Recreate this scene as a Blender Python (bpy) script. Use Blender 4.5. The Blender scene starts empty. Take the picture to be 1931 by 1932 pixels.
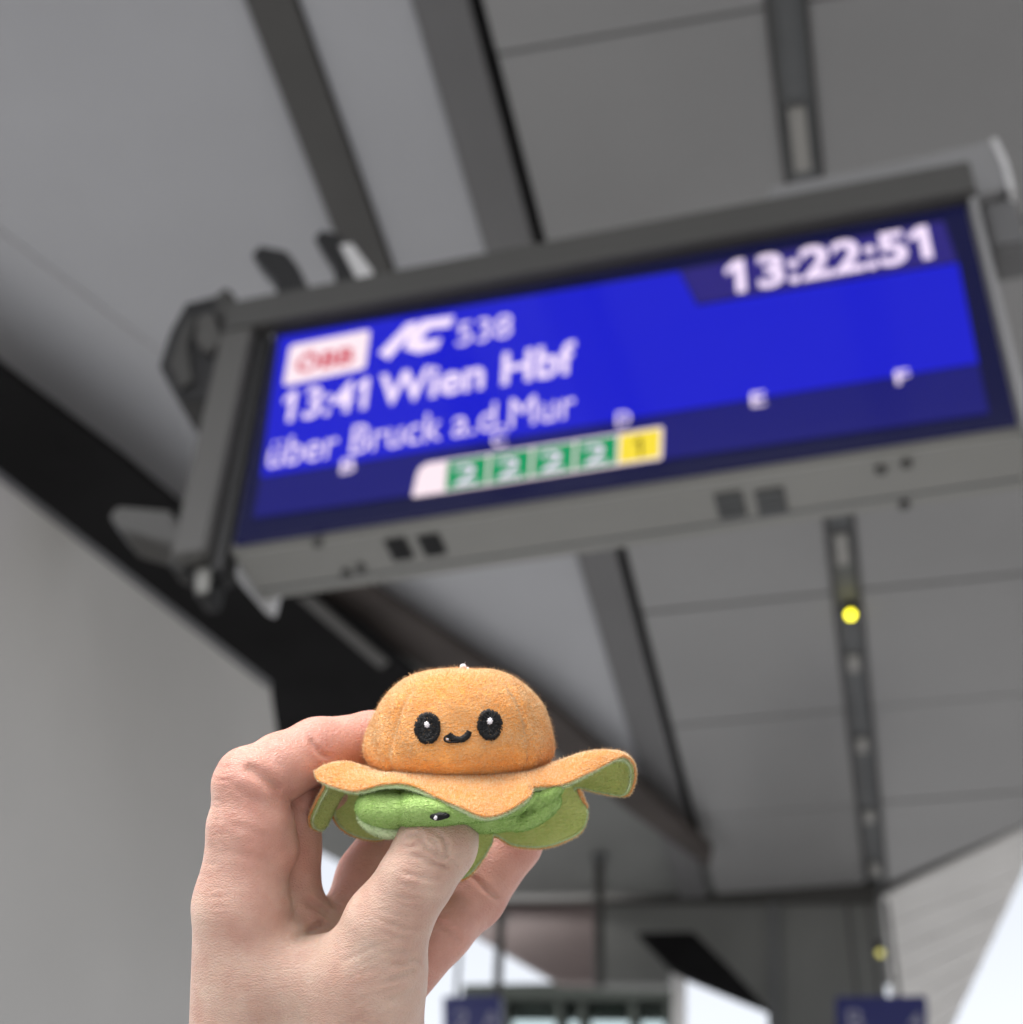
import bpy, bmesh, math, random
import numpy as np
from mathutils import Vector, Matrix
from mathutils.bvhtree import BVHTree
random.seed(4); np.random.seed(4)
S = bpy.context.scene
COL = S.collection

# ------------------------------------------------------------------ camera
# Camera rotation measured from the vanishing points of the canopy and the display (columns: right, down, forward)
R = np.array([[0.97557, -0.11514, -0.18712],
              [0.21662,  0.64644,  0.73157],
              [0.03673, -0.75423,  0.65559]])
FPX, CX, CY = 3000.0, 965.5, 966.0           # focal length and centre in the 1931-unit frame used for measuring
EYE = np.array([0.0, 0.0, 1.65])
cam = bpy.data.cameras.new('camera'); camo = bpy.data.objects.new('camera', cam); COL.objects.link(camo)
camo.matrix_world = Matrix(((R[0,0], -R[0,1], -R[0,2], EYE[0]), (R[1,0], -R[1,1], -R[1,2], EYE[1]),
                            (R[2,0], -R[2,1], -R[2,2], EYE[2]), (0, 0, 0, 1)))
cam.sensor_width = 36; cam.lens = 36*FPX/1931.0
cam.clip_start = 0.02; cam.clip_end = 6000
cam.dof.use_dof = True; cam.dof.focus_distance = 0.475; cam.dof.aperture_fstop = 12.2
S.camera = camo

# ------------------------------------------------------------------ light
EXPO = 1.2
world = bpy.data.worlds.new('World'); S.world = world; world.use_nodes = True
wn = world.node_tree; wn.nodes.clear()
sky = wn.nodes.new('ShaderNodeTexSky'); sky.sky_type = 'NISHITA'; sky.sun_disc = False
SUN_EL, SUN_AZ = math.radians(56), math.radians(200)
sky.sun_elevation = SUN_EL; sky.sun_rotation = SUN_AZ
sky.air_density = 1.0; sky.dust_density = 4.0; sky.ozone_density = 1.0
hs = wn.nodes.new('ShaderNodeHueSaturation'); hs.inputs['Saturation'].default_value = 0.22
bg = wn.nodes.new('ShaderNodeBackground'); bg.inputs['Strength'].default_value = 0.15
wo = wn.nodes.new('ShaderNodeOutputWorld')
wn.links.new(sky.outputs[0], hs.inputs['Color']); wn.links.new(hs.outputs[0], bg.inputs['Color']); wn.links.new(bg.outputs[0], wo.inputs['Surface'])
sl = bpy.data.lights.new('sun', 'SUN'); sl.energy = 1.15; sl.angle = math.radians(40); sl.color = (1, 0.96, 0.9)
so = bpy.data.objects.new('sun', sl); COL.objects.link(so)
sd = Vector((math.sin(SUN_AZ)*math.cos(SUN_EL), math.cos(SUN_AZ)*math.cos(SUN_EL), math.sin(SUN_EL)))
so.rotation_euler = sd.to_track_quat('Z', 'Y').to_euler()
S.view_settings.view_transform = 'Standard'; S.view_settings.look = 'None'
S.view_settings.exposure = EXPO; S.view_settings.gamma = 1.0
S.render.engine = 'CYCLES'
S.cycles.use_denoising = True
S.cycles.max_bounces = 8

# ------------------------------------------------------------------ helpers
def ray(x, y): return R @ np.array([x-CX, y-CY, FPX])
def onZ(x, y, h):                      # point of the view ray at height h above the eye
    d = ray(x, y); return EYE + d*h/d[2]
def onY(x, y, yy):
    d = ray(x, y); return EYE + d*yy/d[1]
def onX(x, y, xx):
    d = ray(x, y); return EYE + d*xx/d[0]
D0 = 0.5; PX = D0/FPX                   # foreground: distance and metres per unit there
def camq(x, y, w):                      # metric camera coordinates (right, down, forward) of a measured point, w units nearer than D0
    D = D0 - w*PX
    return np.array([(x-CX)/FPX*D, (y-CY)/FPX*D, D])
def z2(x, y, w): return camq(565.7+x*0.3418, 1225.7+y*0.3418, w*0.3418)
def c2w(P): return np.asarray(P) @ R.T + EYE
def srgb(r, g, b):
    f = lambda c: (c/255/12.92) if c/255 <= 0.04045 else ((c/255+0.055)/1.055)**2.4
    return (f(r), f(g), f(b))

def link(o, parent=None):
    COL.objects.link(o)
    if parent is not None: o.parent = parent
    return o
def tag(o, label=None, cat=None, group=None, kind=None):
    if label: o['label'] = label
    if cat: o['category'] = cat
    if group: o['group'] = group
    if kind: o['kind'] = kind
    return o
def mesh_obj(name, verts, faces, mat, parent=None, smooth=False):
    me = bpy.data.meshes.new(name)
    me.from_pydata([tuple(v) for v in verts], [], [tuple(f) for f in faces]); me.update()
    if mat: me.materials.append(mat)
    if smooth: me.polygons.foreach_set('use_smooth', [True]*len(me.polygons))
    return link(bpy.data.objects.new(name, me), parent)
def bm_obj(name, bm, mat, parent=None, smooth=False, bevel=0):
    if bevel:
        bmesh.ops.bevel(bm, geom=list(bm.edges), offset=bevel, segments=2, affect='EDGES', clamp_overlap=True)
    me = bpy.data.meshes.new(name); bm.to_mesh(me); bm.free()
    me.materials.append(mat)
    if smooth: me.polygons.foreach_set('use_smooth', [True]*len(me.polygons))
    return link(bpy.data.objects.new(name, me), parent)
def box(name, lo, hi, mat, parent=None, bevel=0, M=None):
    bm = bmesh.new()
    lo = np.array(lo, float); hi = np.array(hi, float)
    m = Matrix.Translation(Vector((lo+hi)/2)) @ Matrix.Diagonal((*(hi-lo), 1))
    if M is not None: m = M @ m
    bmesh.ops.create_cube(bm, size=1, matrix=m)
    return bm_obj(name, bm, mat, parent, bevel=bevel)
def prism(name, pts, off, mat, parent=None, bevel=0):
    """closed solid: polygon pts (3D) extruded by vector off"""
    n = len(pts); P = [np.array(p, float) for p in pts]; Q = [p+np.array(off, float) for p in P]
    bm = bmesh.new(); a = [bm.verts.new(p) for p in P]; b = [bm.verts.new(p) for p in Q]
    bm.faces.new(a); bm.faces.new(b[::-1])
    for i in range(n): bm.faces.new((a[i], b[i], b[(i+1) % n], a[(i+1) % n]))
    bmesh.ops.recalc_face_normals(bm, faces=bm.faces)
    return bm_obj(name, bm, mat, parent, bevel=bevel)
def cyl(name, p0, p1, r, mat, parent=None, seg=16, r2=None):
    p0 = Vector(p0); p1 = Vector(p1); d = p1-p0
    bm = bmesh.new()
    m = Matrix.Translation((p0+p1)/2) @ d.to_track_quat('Z', 'Y').to_matrix().to_4x4()
    bmesh.ops.create_cone(bm, cap_ends=True, segments=seg, radius1=r, radius2=r if r2 is None else r2, depth=d.length, matrix=m)
    return bm_obj(name, bm, mat, parent)
def empty(name, loc):
    e = bpy.data.objects.new(name, None); e.location = loc; e.empty_display_size = 0.05
    return link(e)
def adopt(parent):                       # children were built in world coordinates
    bpy.context.view_layer.update()
    inv = parent.matrix_world.inverted()
    for c in parent.children: c.matrix_parent_inverse = inv

# ------------------------------------------------------------------ materials
def nmat(name):
    m = bpy.data.materials.new(name); m.use_nodes = True
    nt = m.node_tree; b = nt.nodes['Principled BSDF']
    return m, nt, b
def paint(name, col, rough=0.5, metal=0.0, var=0.12, scale=3.0, bump=0.0, bscale=60, spec=0.5):
    m, nt, b = nmat(name)
    b.inputs['Roughness'].default_value = rough; b.inputs['Metallic'].default_value = metal
    b.inputs['Specular IOR Level'].default_value = spec
    tc = nt.nodes.new('ShaderNodeTexCoord')
    n1 = nt.nodes.new('ShaderNodeTexNoise'); n1.inputs['Scale'].default_value = scale; n1.inputs['Detail'].default_value = 6
    nt.links.new(tc.outputs['Object'], n1.inputs['Vector'])
    r = nt.nodes.new('ShaderNodeMapRange'); r.inputs['From Min'].default_value = 0.3; r.inputs['From Max'].default_value = 0.7
    r.inputs['To Min'].default_value = 1-var; r.inputs['To Max'].default_value = 1+var
    nt.links.new(n1.outputs['Fac'], r.inputs['Value'])
    mx = nt.nodes.new('ShaderNodeMix'); mx.data_type = 'RGBA'; mx.blend_type = 'MULTIPLY'
    mx.inputs['Factor'].default_value = 1; mx.inputs['A'].default_value = (*col, 1)
    nt.links.new(r.outputs[0], mx.inputs['B']); nt.links.new(mx.outputs['Result'], b.inputs['Base Color'])
    if bump:
        n2 = nt.nodes.new('ShaderNodeTexNoise'); n2.inputs['Scale'].default_value = bscale; n2.inputs['Detail'].default_value = 4
        nt.links.new(tc.outputs['Object'], n2.inputs['Vector'])
        bp = nt.nodes.new('ShaderNodeBump'); bp.inputs['Strength'].default_value = bump; bp.inputs['Distance'].default_value = 0.01
        nt.links.new(n2.outputs['Fac'], bp.inputs['Height']); nt.links.new(bp.outputs[0], b.inputs['Normal'])
    return m
def emit(name, col, strength, spec=0.3, rough=0.1):
    m, nt, b = nmat(name)
    b.inputs['Base Color'].default_value = (0.004, 0.004, 0.006, 1); b.inputs['Roughness'].default_value = rough
    b.inputs['Specular IOR Level'].default_value = spec
    b.inputs['Emission Color'].default_value = (*col, 1); b.inputs['Emission Strength'].default_value = strength
    return m
M_ceil  = paint('ceiling_panel_paint', (0.212, 0.213, 0.215), 0.34, var=0.08, scale=1.0)
M_ceil2 = paint('ceiling_lit_tone', (0.31, 0.317, 0.337), 0.38, var=0.09, scale=0.9)  # left ceiling: the lighter, cooler tone is mostly light put into the colour
M_fold  = paint('fold_paint', (0.32,0.32,0.335), 0.5, var=0.05)
M_band  = paint('grey_trim_paint', (0.105,0.105,0.108), 0.5, var=0.06)
M_slot  = paint('dark_channel', (0.105, 0.11, 0.114), 0.5, var=0.15)
M_black = paint('black_steel_and_gap', (0.006, 0.006, 0.0065), 0.85, var=0.3, spec=0.1)
M_char  = paint('charcoal_metal', (0.045, 0.044, 0.042), 0.5, var=0.12)
M_brown = paint('umber_steel', (0.055, 0.047, 0.044), 0.7, var=0.2, spec=0.2)
M_soff  = paint('rear_soffit_paint', (0.14, 0.145, 0.14), 0.6, var=0.1)
M_stair = paint('stair_cladding', (0.39, 0.378, 0.362), 0.6, var=0.05, scale=1.6, bump=0.05, bscale=40)
M_eave  = paint('eave_slat_lit', (0.58, 0.575, 0.565), 0.45, var=0.06)  # paler than the ceiling: sky light on the eave is put into the colour
M_house = paint('display_housing', (0.205, 0.204, 0.192), 0.45, var=0.05, bump=0.02, bscale=400)
M_post  = paint('display_post', (0.07, 0.068, 0.065), 0.5, var=0.06)
M_hood  = paint('display_hood', (0.052, 0.051, 0.049), 0.45, var=0.06)
M_rail  = paint('rail_grey', (0.20,0.20,0.205), 0.45, var=0.05)
M_alu   = paint('light_aluminium', (0.55, 0.55, 0.56), 0.4, var=0.06)
M_rub   = paint('black_plastic', (0.01, 0.01, 0.011), 0.45, var=0.2)
M_floor = paint('platform_concrete', (0.32, 0.32, 0.32), 0.85, var=0.12, scale=2, bump=0.1)
M_kerb  = paint('kerb_stone', (0.42, 0.41, 0.40), 0.8, var=0.1, scale=6)
M_grnd  = paint('ballast_ground', (0.22, 0.21, 0.20), 0.95, var=0.25, scale=8, bump=0.3)
M_red   = paint('red_brown_cladding', (0.165, 0.13, 0.127), 0.55, var=0.1)
M_grn   = paint('dark_green_steel', (0.018, 0.022, 0.019), 0.7, var=0.15, spec=0.15)
M_sign  = paint('sign_blue', (0.018, 0.022, 0.115), 0.4, var=0.05)
M_white = paint('sign_white', (0.75, 0.75, 0.75), 0.5, var=0.03)
M_lens  = paint('lamp_lens', (0.27, 0.265, 0.25), 0.3, var=0.05)
M_glass, _nt, _b = nmat('pale_glazing'); _b.inputs['Base Color'].default_value = (0.80,0.94,0.90,1); _b.inputs['Transmission Weight'].default_value = 1; _b.inputs['Roughness'].default_value = 0.15; _b.inputs['IOR'].default_value = 1.05

# ------------------------------------------------------------------ ground, platform (below the frame; they light the canopy from below)
gr = mesh_obj('ground', [(-1500,-1500,-0.8),(1500,-1500,-0.8),(1500,1500,-0.8),(-1500,1500,-0.8)], [(0,1,2,3)], M_grnd); tag(gr, kind='structure')
pl = box('platform', (-5.5,-12,-0.79), (2.2,30,0.0), M_floor, bevel=0.01); tag(pl, kind='structure')
kb = box('platform_kerb', (2.204,-12,-0.79), (2.5,30,0.006), M_kerb, bevel=0.01); tag(kb, kind='structure')

# ------------------------------------------------------------------ canopy ceiling
H = 3.4
ZC = EYE[2]+H
ceil_ = empty('ceiling', (0, 3, ZC)); tag(ceil_, kind='structure')
def edgeX(y): return 1.6+(0.42-1.6)*(y-1.0)/(8.2-1.0)
rows = [-0.3, 0.5, 1.36, 2.12, 2.88, 3.64, 4.40, 5.12, 5.82, 6.50]
g = 0.0045
for i in range(len(rows)-1):
    y0, y1 = rows[i]+g, rows[i+1]-g
    dz = random.uniform(-0.003, 0.003)
    prism('ceiling_panel', [(-0.635,y0,ZC+dz),(0.018,y0,ZC+dz),(0.018,y1,ZC+dz),(-0.635,y1,ZC+dz)], (0,0,0.03), M_ceil, ceil_, bevel=0.003)
    dz = random.uniform(-0.003, 0.003)
    if i < len(rows)-2:
        prism('ceiling_panel', [(0.120,y0,ZC+dz),(edgeX(y0),y0,ZC+dz),(edgeX(y1),y1,ZC+dz),(0.120,y1,ZC+dz)], (0,0,0.03), M_ceil, ceil_, bevel=0.003)
    else:
        prism('ceiling_panel', [(0.120,y0,ZC+dz),(edgeX(y0),y0,ZC+dz),(edgeX(6.02),6.02,ZC+dz),(0.120,6.50,ZC+dz)], (0,0,0.03), M_ceil, ceil_, bevel=0.003)
prism('ceiling_backing', [(-0.69,-0.3,ZC+0.05),(edgeX(-0.3),-0.3,ZC+0.05),(edgeX(6.0),6.0,ZC+0.05),(0.135,6.52,ZC+0.05),(-0.69,6.52,ZC+0.05)], (0,0,0.1), M_band, ceil_)
# dark groove, grey trim, cool band, dark beam, wide left panels
box('groove_liner', (-0.666,-0.3,ZC+0.030), (-0.638,6.5,ZC+0.048), M_black, ceil_)
box('trim_strip', (-0.80,-0.3,ZC-0.012), (-0.667,6.5,ZC+0.03), M_band, ceil_, bevel=0.004)
# diagonal end of the left ceiling (plan line measured in the photo)
def diagX(y): return np.interp(y, [0.0,2.87,3.59,4.08,4.98,5.58,6.18,6.6], [-3.6,-2.34,-2.03,-1.62,-1.12,-0.87,-0.66,-0.55])
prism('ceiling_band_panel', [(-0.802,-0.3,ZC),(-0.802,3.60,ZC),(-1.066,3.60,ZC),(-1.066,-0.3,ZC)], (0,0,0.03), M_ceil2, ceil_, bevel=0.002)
beam_pts = [(-1.19,-0.3,ZC-0.02),(-1.07,-0.3,ZC-0.02),(-1.07,3.6,ZC-0.02),(-1.19,3.6,ZC-0.02)]
prism('dark_beam', beam_pts, (0,0,0.07), M_char, ceil_, bevel=0.004)
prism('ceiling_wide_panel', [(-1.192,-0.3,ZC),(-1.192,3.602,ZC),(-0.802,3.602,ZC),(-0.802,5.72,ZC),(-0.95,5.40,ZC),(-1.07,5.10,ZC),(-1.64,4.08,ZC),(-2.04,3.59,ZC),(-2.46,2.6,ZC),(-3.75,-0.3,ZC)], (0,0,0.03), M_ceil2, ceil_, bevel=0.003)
prism('left_roof_slab', [(-0.70,-0.3,ZC+0.05),(-3.75,-0.3,ZC+0.05),(-2.46,2.6,ZC+0.05),(-2.04,3.59,ZC+0.05),(-1.64,4.08,ZC+0.05),(-0.70,5.9,ZC+0.05)], (0,0,0.1), M_slot, ceil_)
# fold line on the wide panel
a, b_ = onZ(-60,395,H-0.004), onZ(400,745,H-0.004)
d = (b_-a); n = np.array([d[1],-d[0],0]); n /= np.linalg.norm(n)
prism('panel_fold', [a, b_, b_+n*0.010, a+n*0.010], (0,0,0.010), M_fold, ceil_)

adopt(ceil_)
# recessed lamp channel with its fittings
ch = empty('lamp_channel', (0.067, 3.5, ZC))
tag(ch, 'long dark lamp channel recessed into the grey ceiling panels', 'lamp channel')
box('channel_bed', (0.0195,-0.3,ZC+0.028), (0.1185,7.6,ZC+0.046), M_slot, ch)
for x in (0.020, 0.109): box('channel_lip', (x,-0.3,ZC-0.006), (x+0.009,7.6,ZC+0.026), M_char, ch)
for (px, py, ln) in ((1512,262,0.20),(1589,1035,0.16),(1610,1250,0.10),(1621,1405,0.10),(1634,1540,0.09),(1644,1640,0.10),(1537,560,0.12)):
    p = onZ(px, py, H+0.02)
    box('lamp_lens', (0.045,p[1]-ln/2,ZC+0.012), (0.09,p[1]+ln/2,ZC+0.027), M_lens, ch, bevel=0.003)
adopt(ch)
M_led = emit('yellow_lamp', (0.62, 0.55, 0.02), 4.5)
for px, py, zz, lab in ((1605,1160,H-0.02,'lit yellow signal lamp on the channel below the display'),
                        (1661,1798,H-0.42,'faint yellow signal lamp above the right blue sign')):
    p = onZ(px, py, zz)
    e = empty('signal_lamp', p); tag(e, lab, 'lamp')
    cyl('lamp_housing', p+np.array([0,0.012,0.012]), p+np.array([0,0.012,0.05]), 0.022, M_rub, e)
    bm = bmesh.new(); bmesh.ops.create_icosphere(bm, subdivisions=2, radius=0.015, matrix=Matrix.Translation(Vector(p)))
    bm_obj('lamp_lens', bm, M_led if zz > H-0.1 else emit('dim_yellow_lamp', (0.6,0.55,0.15), 0.7), e, smooth=True)
    adopt(e)

# ------------------------------------------------------------------ black gap, girder and rear structure
gd = prism('black_gap_sheet', [onZ(x,y,3.22) for x,y in ((-160,560),(0,690),(230,862),(350,962),(560,1105),(690,1185),(790,1275),(850,1420),(520,1420),(512,1290),(230,1072),(0,892),(-160,770))], (0,0,0.02), M_black)  # thin black sheet added to paint the darkness of the gap
tag(gd, 'black sheet standing in for the dark gap behind the left end of the display', 'girder')
gb = empty('brown_girder', onZ(900,1270,3.3)); tag(gb, 'dark umber girder slanting under the ceiling behind the plush toy', 'girder')
prism('girder_web', [onZ(x,y,3.30) for x,y in ((470,1100),(560,1040),(690,1105),(1040,1335),(1200,1475),(1345,1605),(1338,1640),(1190,1535),(1020,1400),(860,1300),(700,1200))], (0,0,0.04), M_brown, gb, bevel=0.006)
prism('girder_flange', [onZ(x,y,3.205) for x,y in ((560,1128),(590,1128),(735,1250),(718,1262))], (0,0,0.012), M_char, gb)
adopt(gb)
rs = prism('rear_soffit', [onZ(x,y,H+0.02) for x,y in ((420,1150),(560,1030),(700,1090),(1050,1340),(1345,1600),(1380,1684),(760,1690),(500,1552),(380,1480))], (0,0,0.08), M_soff)
tag(rs, 'dark grey rear soffit seen behind the hand and toy', 'soffit')
YB = 6.56
bk = empty('end_bulkhead', onY(1300,1700,YB)); tag(bk, 'grey bulkhead closing the far end of the ceiling above the signs', 'bulkhead')
prism('bulkhead_panel', [onY(x,y,YB) for x,y in ((1128,1668),(1655,1660),(1690,2120),(1456,2120),(1448,1898),(1340,1842),(1266,1818),(1262,1856),(1128,1853))], (0,0.08,0), M_soff, bk)
prism('red_cladding', [onY(x,y,YB) for x,y in ((757,1668),(1126,1668),(1126,1853),(1052,1850),(880,1750))], (0,0.06,0), M_red, bk)
prism('bulkhead_rail', [onY(x,y,YB-0.05) for x,y in ((740,1672),(1655,1664),(1655,1698),(760,1701))], (0,0.04,0), M_char, bk)
for x in (1460,): 
    prism('bulkhead_post', [onY(px,py,YB-0.03) for px,py in ((x-9,1702),(x+9,1702),(x+14,2100),(x-8,2100))], (0,0.022,0), M_slot, bk)
adopt(bk)
# sloping eave with slats at the far right
ev = empty('canopy_eave', onZ(1760,1700,3.38)); tag(ev, 'slatted eave toned pale for daylight at the far right edge', 'eave')
A, B_ = onZ(1664,1692,3.39), onZ(1960,1552,3.39)
C_, D_ = onZ(1780,1975,3.30), onZ(1700,2060,3.28)
E_ = onZ(1960,1585,3.36)
quad_t = lambda s, t: (A*(1-s)+B_*s)*(1-t) + (D_*(1-s)+C_*s)*t
L0, L1 = A, D_
n_s = 15
for i in range(n_s):
    t0, t1 = i/n_s, (i+0.965)/n_s
    R0 = E_*(1-t0)+C_*t0; R1 = E_*(1-t1)+C_*t1
    if i == 0: R0 = B_
    q = [L0*(1-t0)+L1*t0, R0, R1, L0*(1-t1)+L1*t1]
    q = [p+np.array([0,0,0.003*(i % 2)]) for p in q]
    prism('eave_slat', q, (0,0,0.02), M_eave, ev, bevel=0.002)
prism('eave_backing', [p+np.array([0,0,0.05]) for p in (A,B_,E_,C_,D_)], (0,0,0.05), M_band, ev)
adopt(ev)
# far platform beyond the opening: dark beam, glazed building, slanted black strut, bright panel
YF = 9.0
fb = empty('glazed_kiosk', onY(1050,1900,YF)); tag(fb, 'far dark green framed building with pale glazing under the canopy end', 'building')
prism('roof_beam', [onY(x,y,YF) for x,y in ((872,1856),(1275,1848),(1275,1890),(872,1888))], (0,0.3,0), M_grn, fb, bevel=0.01)
for x0, x1, yt in ((966,1050,1888),(1062,1092,1896),(1106,1190,1902),(1200,1254,1910)):
    prism('glass_pane', [onY(x,y,YF+0.05) for x,y in ((x0,yt),(x1,yt-4),(x1,2110),(x0,2110))], (0,0.02,0), M_glass, fb)
for x in (950, 1056, 1099, 1195, 1262): prism('mullion', [onY(px,py,YF+0.01) for px,py in ((x-8,1886),(x+6,1886),(x+6,2110),(x-8,2110))], (0,0.2,0), M_grn, fb)
prism('spandrel', [onY(x,y,YF+0.08) for x,y in ((1062,1886),(1260,1880),(1260,1912),(1062,1906))], (0,0.03,0), M_grn, fb)
adopt(fb)
stt = prism('black_strut', [onY(x,y,6.2) for x,y in ((1202,1759),(1308,1757),(1378,1826),(1452,1905),(1404,1886),(1300,1844),(1268,1828))], (0,0.05,0), M_black, bevel=0.004)
tag(stt, 'black slanted strut in front of the grey end bulkhead', 'strut')
wp = prism('white_post', [onY(x,y,6.44) for x,y in ((1268,1822),(1292,1830),(1292,2090),(1268,2090))], (0,0.05,0), M_white, bevel=0.006)
tag(wp, 'pale post standing under the black slanted strut', 'post')
for px, top, bot, yy, rr, lab in ((1131,1608,1862,6.1,0.022,'thick dark hanging pole right of the toy under the ceiling'),
                              (942,1722,1890,6.4,0.012,'thin dark hanging pole above the left blue sign')):
    p0, p1 = onY(px,top,yy), onY(px,bot,yy)
    e = empty('hanging_pole', p1); tag(e, lab, 'pole')
    p0 = np.array([p1[0],p1[1],p0[2]])
    cyl('pole_shaft', p0, p1, rr, M_char, e); cyl('pole_collar', p0-np.array([0,0,0.05]), p0, rr*1.5, M_slot, e)
    adopt(e)

# text helper: built-in font -> mesh lying in a plane (origin, right, up)
def text_mesh(name, txt, o, ux, uy, width, height, mat, parent, bold=0.0, depth=0.0006, hcap=True):
    cu = bpy.data.curves.new(name, 'FONT'); cu.body = txt; cu.size = 1.0; cu.offset = bold; cu.resolution_u = 4
    t = bpy.data.objects.new(name, cu); COL.objects.link(t); bpy.context.view_layer.update()
    me = bpy.data.meshes.new_from_object(t.evaluated_get(bpy.context.evaluated_depsgraph_get()))
    bpy.data.objects.remove(t)
    n = len(me.vertices); co = np.empty(n*3); me.vertices.foreach_get('co', co); co = co.reshape(-1,3)
    x0, x1 = co[:,0].min(), co[:,0].max()
    cap = 0.72 if hcap else (co[:,1].max()-co[:,1].min())
    y0 = 0 if hcap else co[:,1].min()
    if txt[0].isdigit():                                   # give the bare digit 1 its flag
        bmx = bmesh.new(); bmx.from_mesh(me); seen = set(); add = []
        for v in bmx.verts:
            if v.index in seen: continue
            st = [v]; comp = []
            seen.add(v.index)
            while st:
                q = st.pop(); comp.append(q.co.copy())
                for e in q.link_edges:
                    w_ = e.other_vert(q)
                    if w_.index not in seen: seen.add(w_.index); st.append(w_)
            xs = [c.x for c in comp]; ys = [c.y for c in comp]
            bw = max(xs)-min(xs)
            if max(ys)-min(ys) > 0.5 and bw < 0.30: add.append((min(xs), bw, max(ys)))
        for ax_, bw, ty in add:
            sw = min(bw, 0.17)
            q = [bmx.verts.new(p) for p in ((ax_+0.01,ty,0),(ax_+0.01,ty-sw*1.25,0),(ax_-0.16,ty-0.16-sw*0.9,0),(ax_-0.16,ty-0.16,0))]
            bmx.faces.new(q)
        bmx.to_mesh(me); bmx.free()
        n = len(me.vertices); co = np.empty(n*3); me.vertices.foreach_get('co', co); co = co.reshape(-1,3)
        x0, x1 = co[:,0].min(), co[:,0].max()
    u = (co[:,0]-x0)/(x1-x0)*width; v = (co[:,1]-y0)/cap*height
    nn = np.cross(ux, uy)
    P = o + np.outer(u, ux) + np.outer(v, uy) + nn*depth
    me.vertices.foreach_set('co', P.ravel()); me.update()
    me.name = name; me.materials.clear(); me.materials.append(mat)
    return link(bpy.data.objects.new(name, me), parent)

# ------------------------------------------------------------------ blue hanging signs
def hanging_sign(pts, yy, lab, hang, glyph):
    P = [onY(x,y,yy) for x,y in pts]
    e = empty('platform_sign', (P[2]+P[3])/2); tag(e, lab, 'sign', 'blue platform signs hanging at the far end')
    prism('sign_panel', P, (0,0.06,0), M_sign, e, bevel=0.004)
    for x0, yt, x1 in hang:
        b0 = onY(x1, pts[0][1], yy+0.03); t0 = onY(x0, yt, yy+0.03)
        cyl('hanger_rod', b0, (b0[0], b0[1], t0[2]), 0.009, M_char, e, seg=10)
    ux = np.array([1,0,0]); uy = np.array([0,0,1])
    for txt, x, y, wpx, hpx in glyph:
        o = onY(x,y,yy)-np.array([0,0.003,0]); k = abs(onY(x+wpx,y,yy)[0]-o[0]); h = onY(x,y-hpx,yy)[2]-o[2]
        text_mesh('sign_lettering', txt, o, ux, uy, k, h, M_white_dim, e)
    adopt(e)
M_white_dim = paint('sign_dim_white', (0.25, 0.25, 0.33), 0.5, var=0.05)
hanging_sign([(836,1879),(944,1876),(946,2080),(838,2083)], 6.0, 'blue platform sign at the bottom, just right of the wrist', [(858,1700,862),(938,1700,934)], [('2', 858, 1940, 26, 34), ('A', 912, 1940, 28, 34)])
hanging_sign([(1576,1880),(1748,1878),(1756,2090),(1580,2093)], 6.2, 'blue platform sign at the bottom right under the lamp channel', [(1612,1700,1618),(1655,1700,1660),(1690,1700,1696)], [('B', 1602, 1944, 30, 40), ('4', 1716, 1944, 26, 34)])

# ------------------------------------------------------------------ stair cladding at lower left
XS = -1.3
sc_ = empty('stair_wall', onX(300,1500,XS)); tag(sc_, 'plain grey cladding of a rising stair at the lower left', 'stair wall')
prism('cladding_panel', [onX(x,y,XS) for x,y in ((-260,690),(0,892),(510,1290),(530,1420),(545,1560),(530,2300),(-260,2300))], (-0.10,0,0), M_stair, sc_, bevel=0.003)
prism('coping_strip', [onX(x,y,XS+0.004) for x,y in ((-260,686),(0,888),(513,1286),(508,1298),(0,902),(-260,700))], (-0.05,0,0), M_band, sc_)
adopt(sc_)

# ------------------------------------------------------------------ train destination display
DM = Matrix.Translation((-0.3165, 1.8, EYE[2]+1.8978)) @ Matrix.Rotation(math.radians(-2.88), 4, 'Z')
DMn = np.array(DM)
SW, SH = 1.2356/2, 0.5022/2
def dl(u, v, n=0): return (DMn @ np.array([u, n, v, 1]))[:3]            # n>0 away from the viewer
dO = DMn[:3,3]; dX = DMn[:3,0]; dN = DMn[:3,1]; dU = DMn[:3,2]
def duv(px, py):                                                       # measured point on the screen plane
    r = ray(px, py); t = ((dO-EYE) @ dN)/(r @ dN); p = EYE+r*t-dO
    return p @ dX, p @ dU
disp = empty('departure_display', dl(0,-SH,0.1)); tag(disp, 'large hanging departure display with blue lit screen above the toy', 'display')
def dbox(name, lo, hi, mat, bevel=0.003, parent=None): return box(name, lo, hi, mat, parent or disp, bevel=bevel, M=DM)
DEP = 0.148
dbox('housing', (-SW-0.012, 0.012, -SH-0.012), (SW+0.014, DEP, SH+0.05), M_house, 0.008)
dbox('top_hood', (-SW-0.098, -0.022, SH+0.004), (SW+0.02, 0.0118, SH+0.088), M_hood, 0.004)
dbox('left_hood', (-SW-0.098, -0.022, -SH-0.03), (-SW-0.035, 0.0118, SH+0.0035), M_post, 0.004)
dbox('left_reveal', (-SW-0.0345, 0.002, -SH-0.05), (-SW-0.0125, 0.05, SH+0.0035), M_rub, 0.001)
dbox('right_trim', (SW+0.006, -0.012, -SH-0.03), (SW+0.019, 0.0118, SH+0.0035), M_rail, 0.002)
dbox('side_bracket', (SW+0.03, 0.04, SH-0.075), (SW+0.085, 0.12, SH+0.044), M_band, 0.006)
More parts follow.
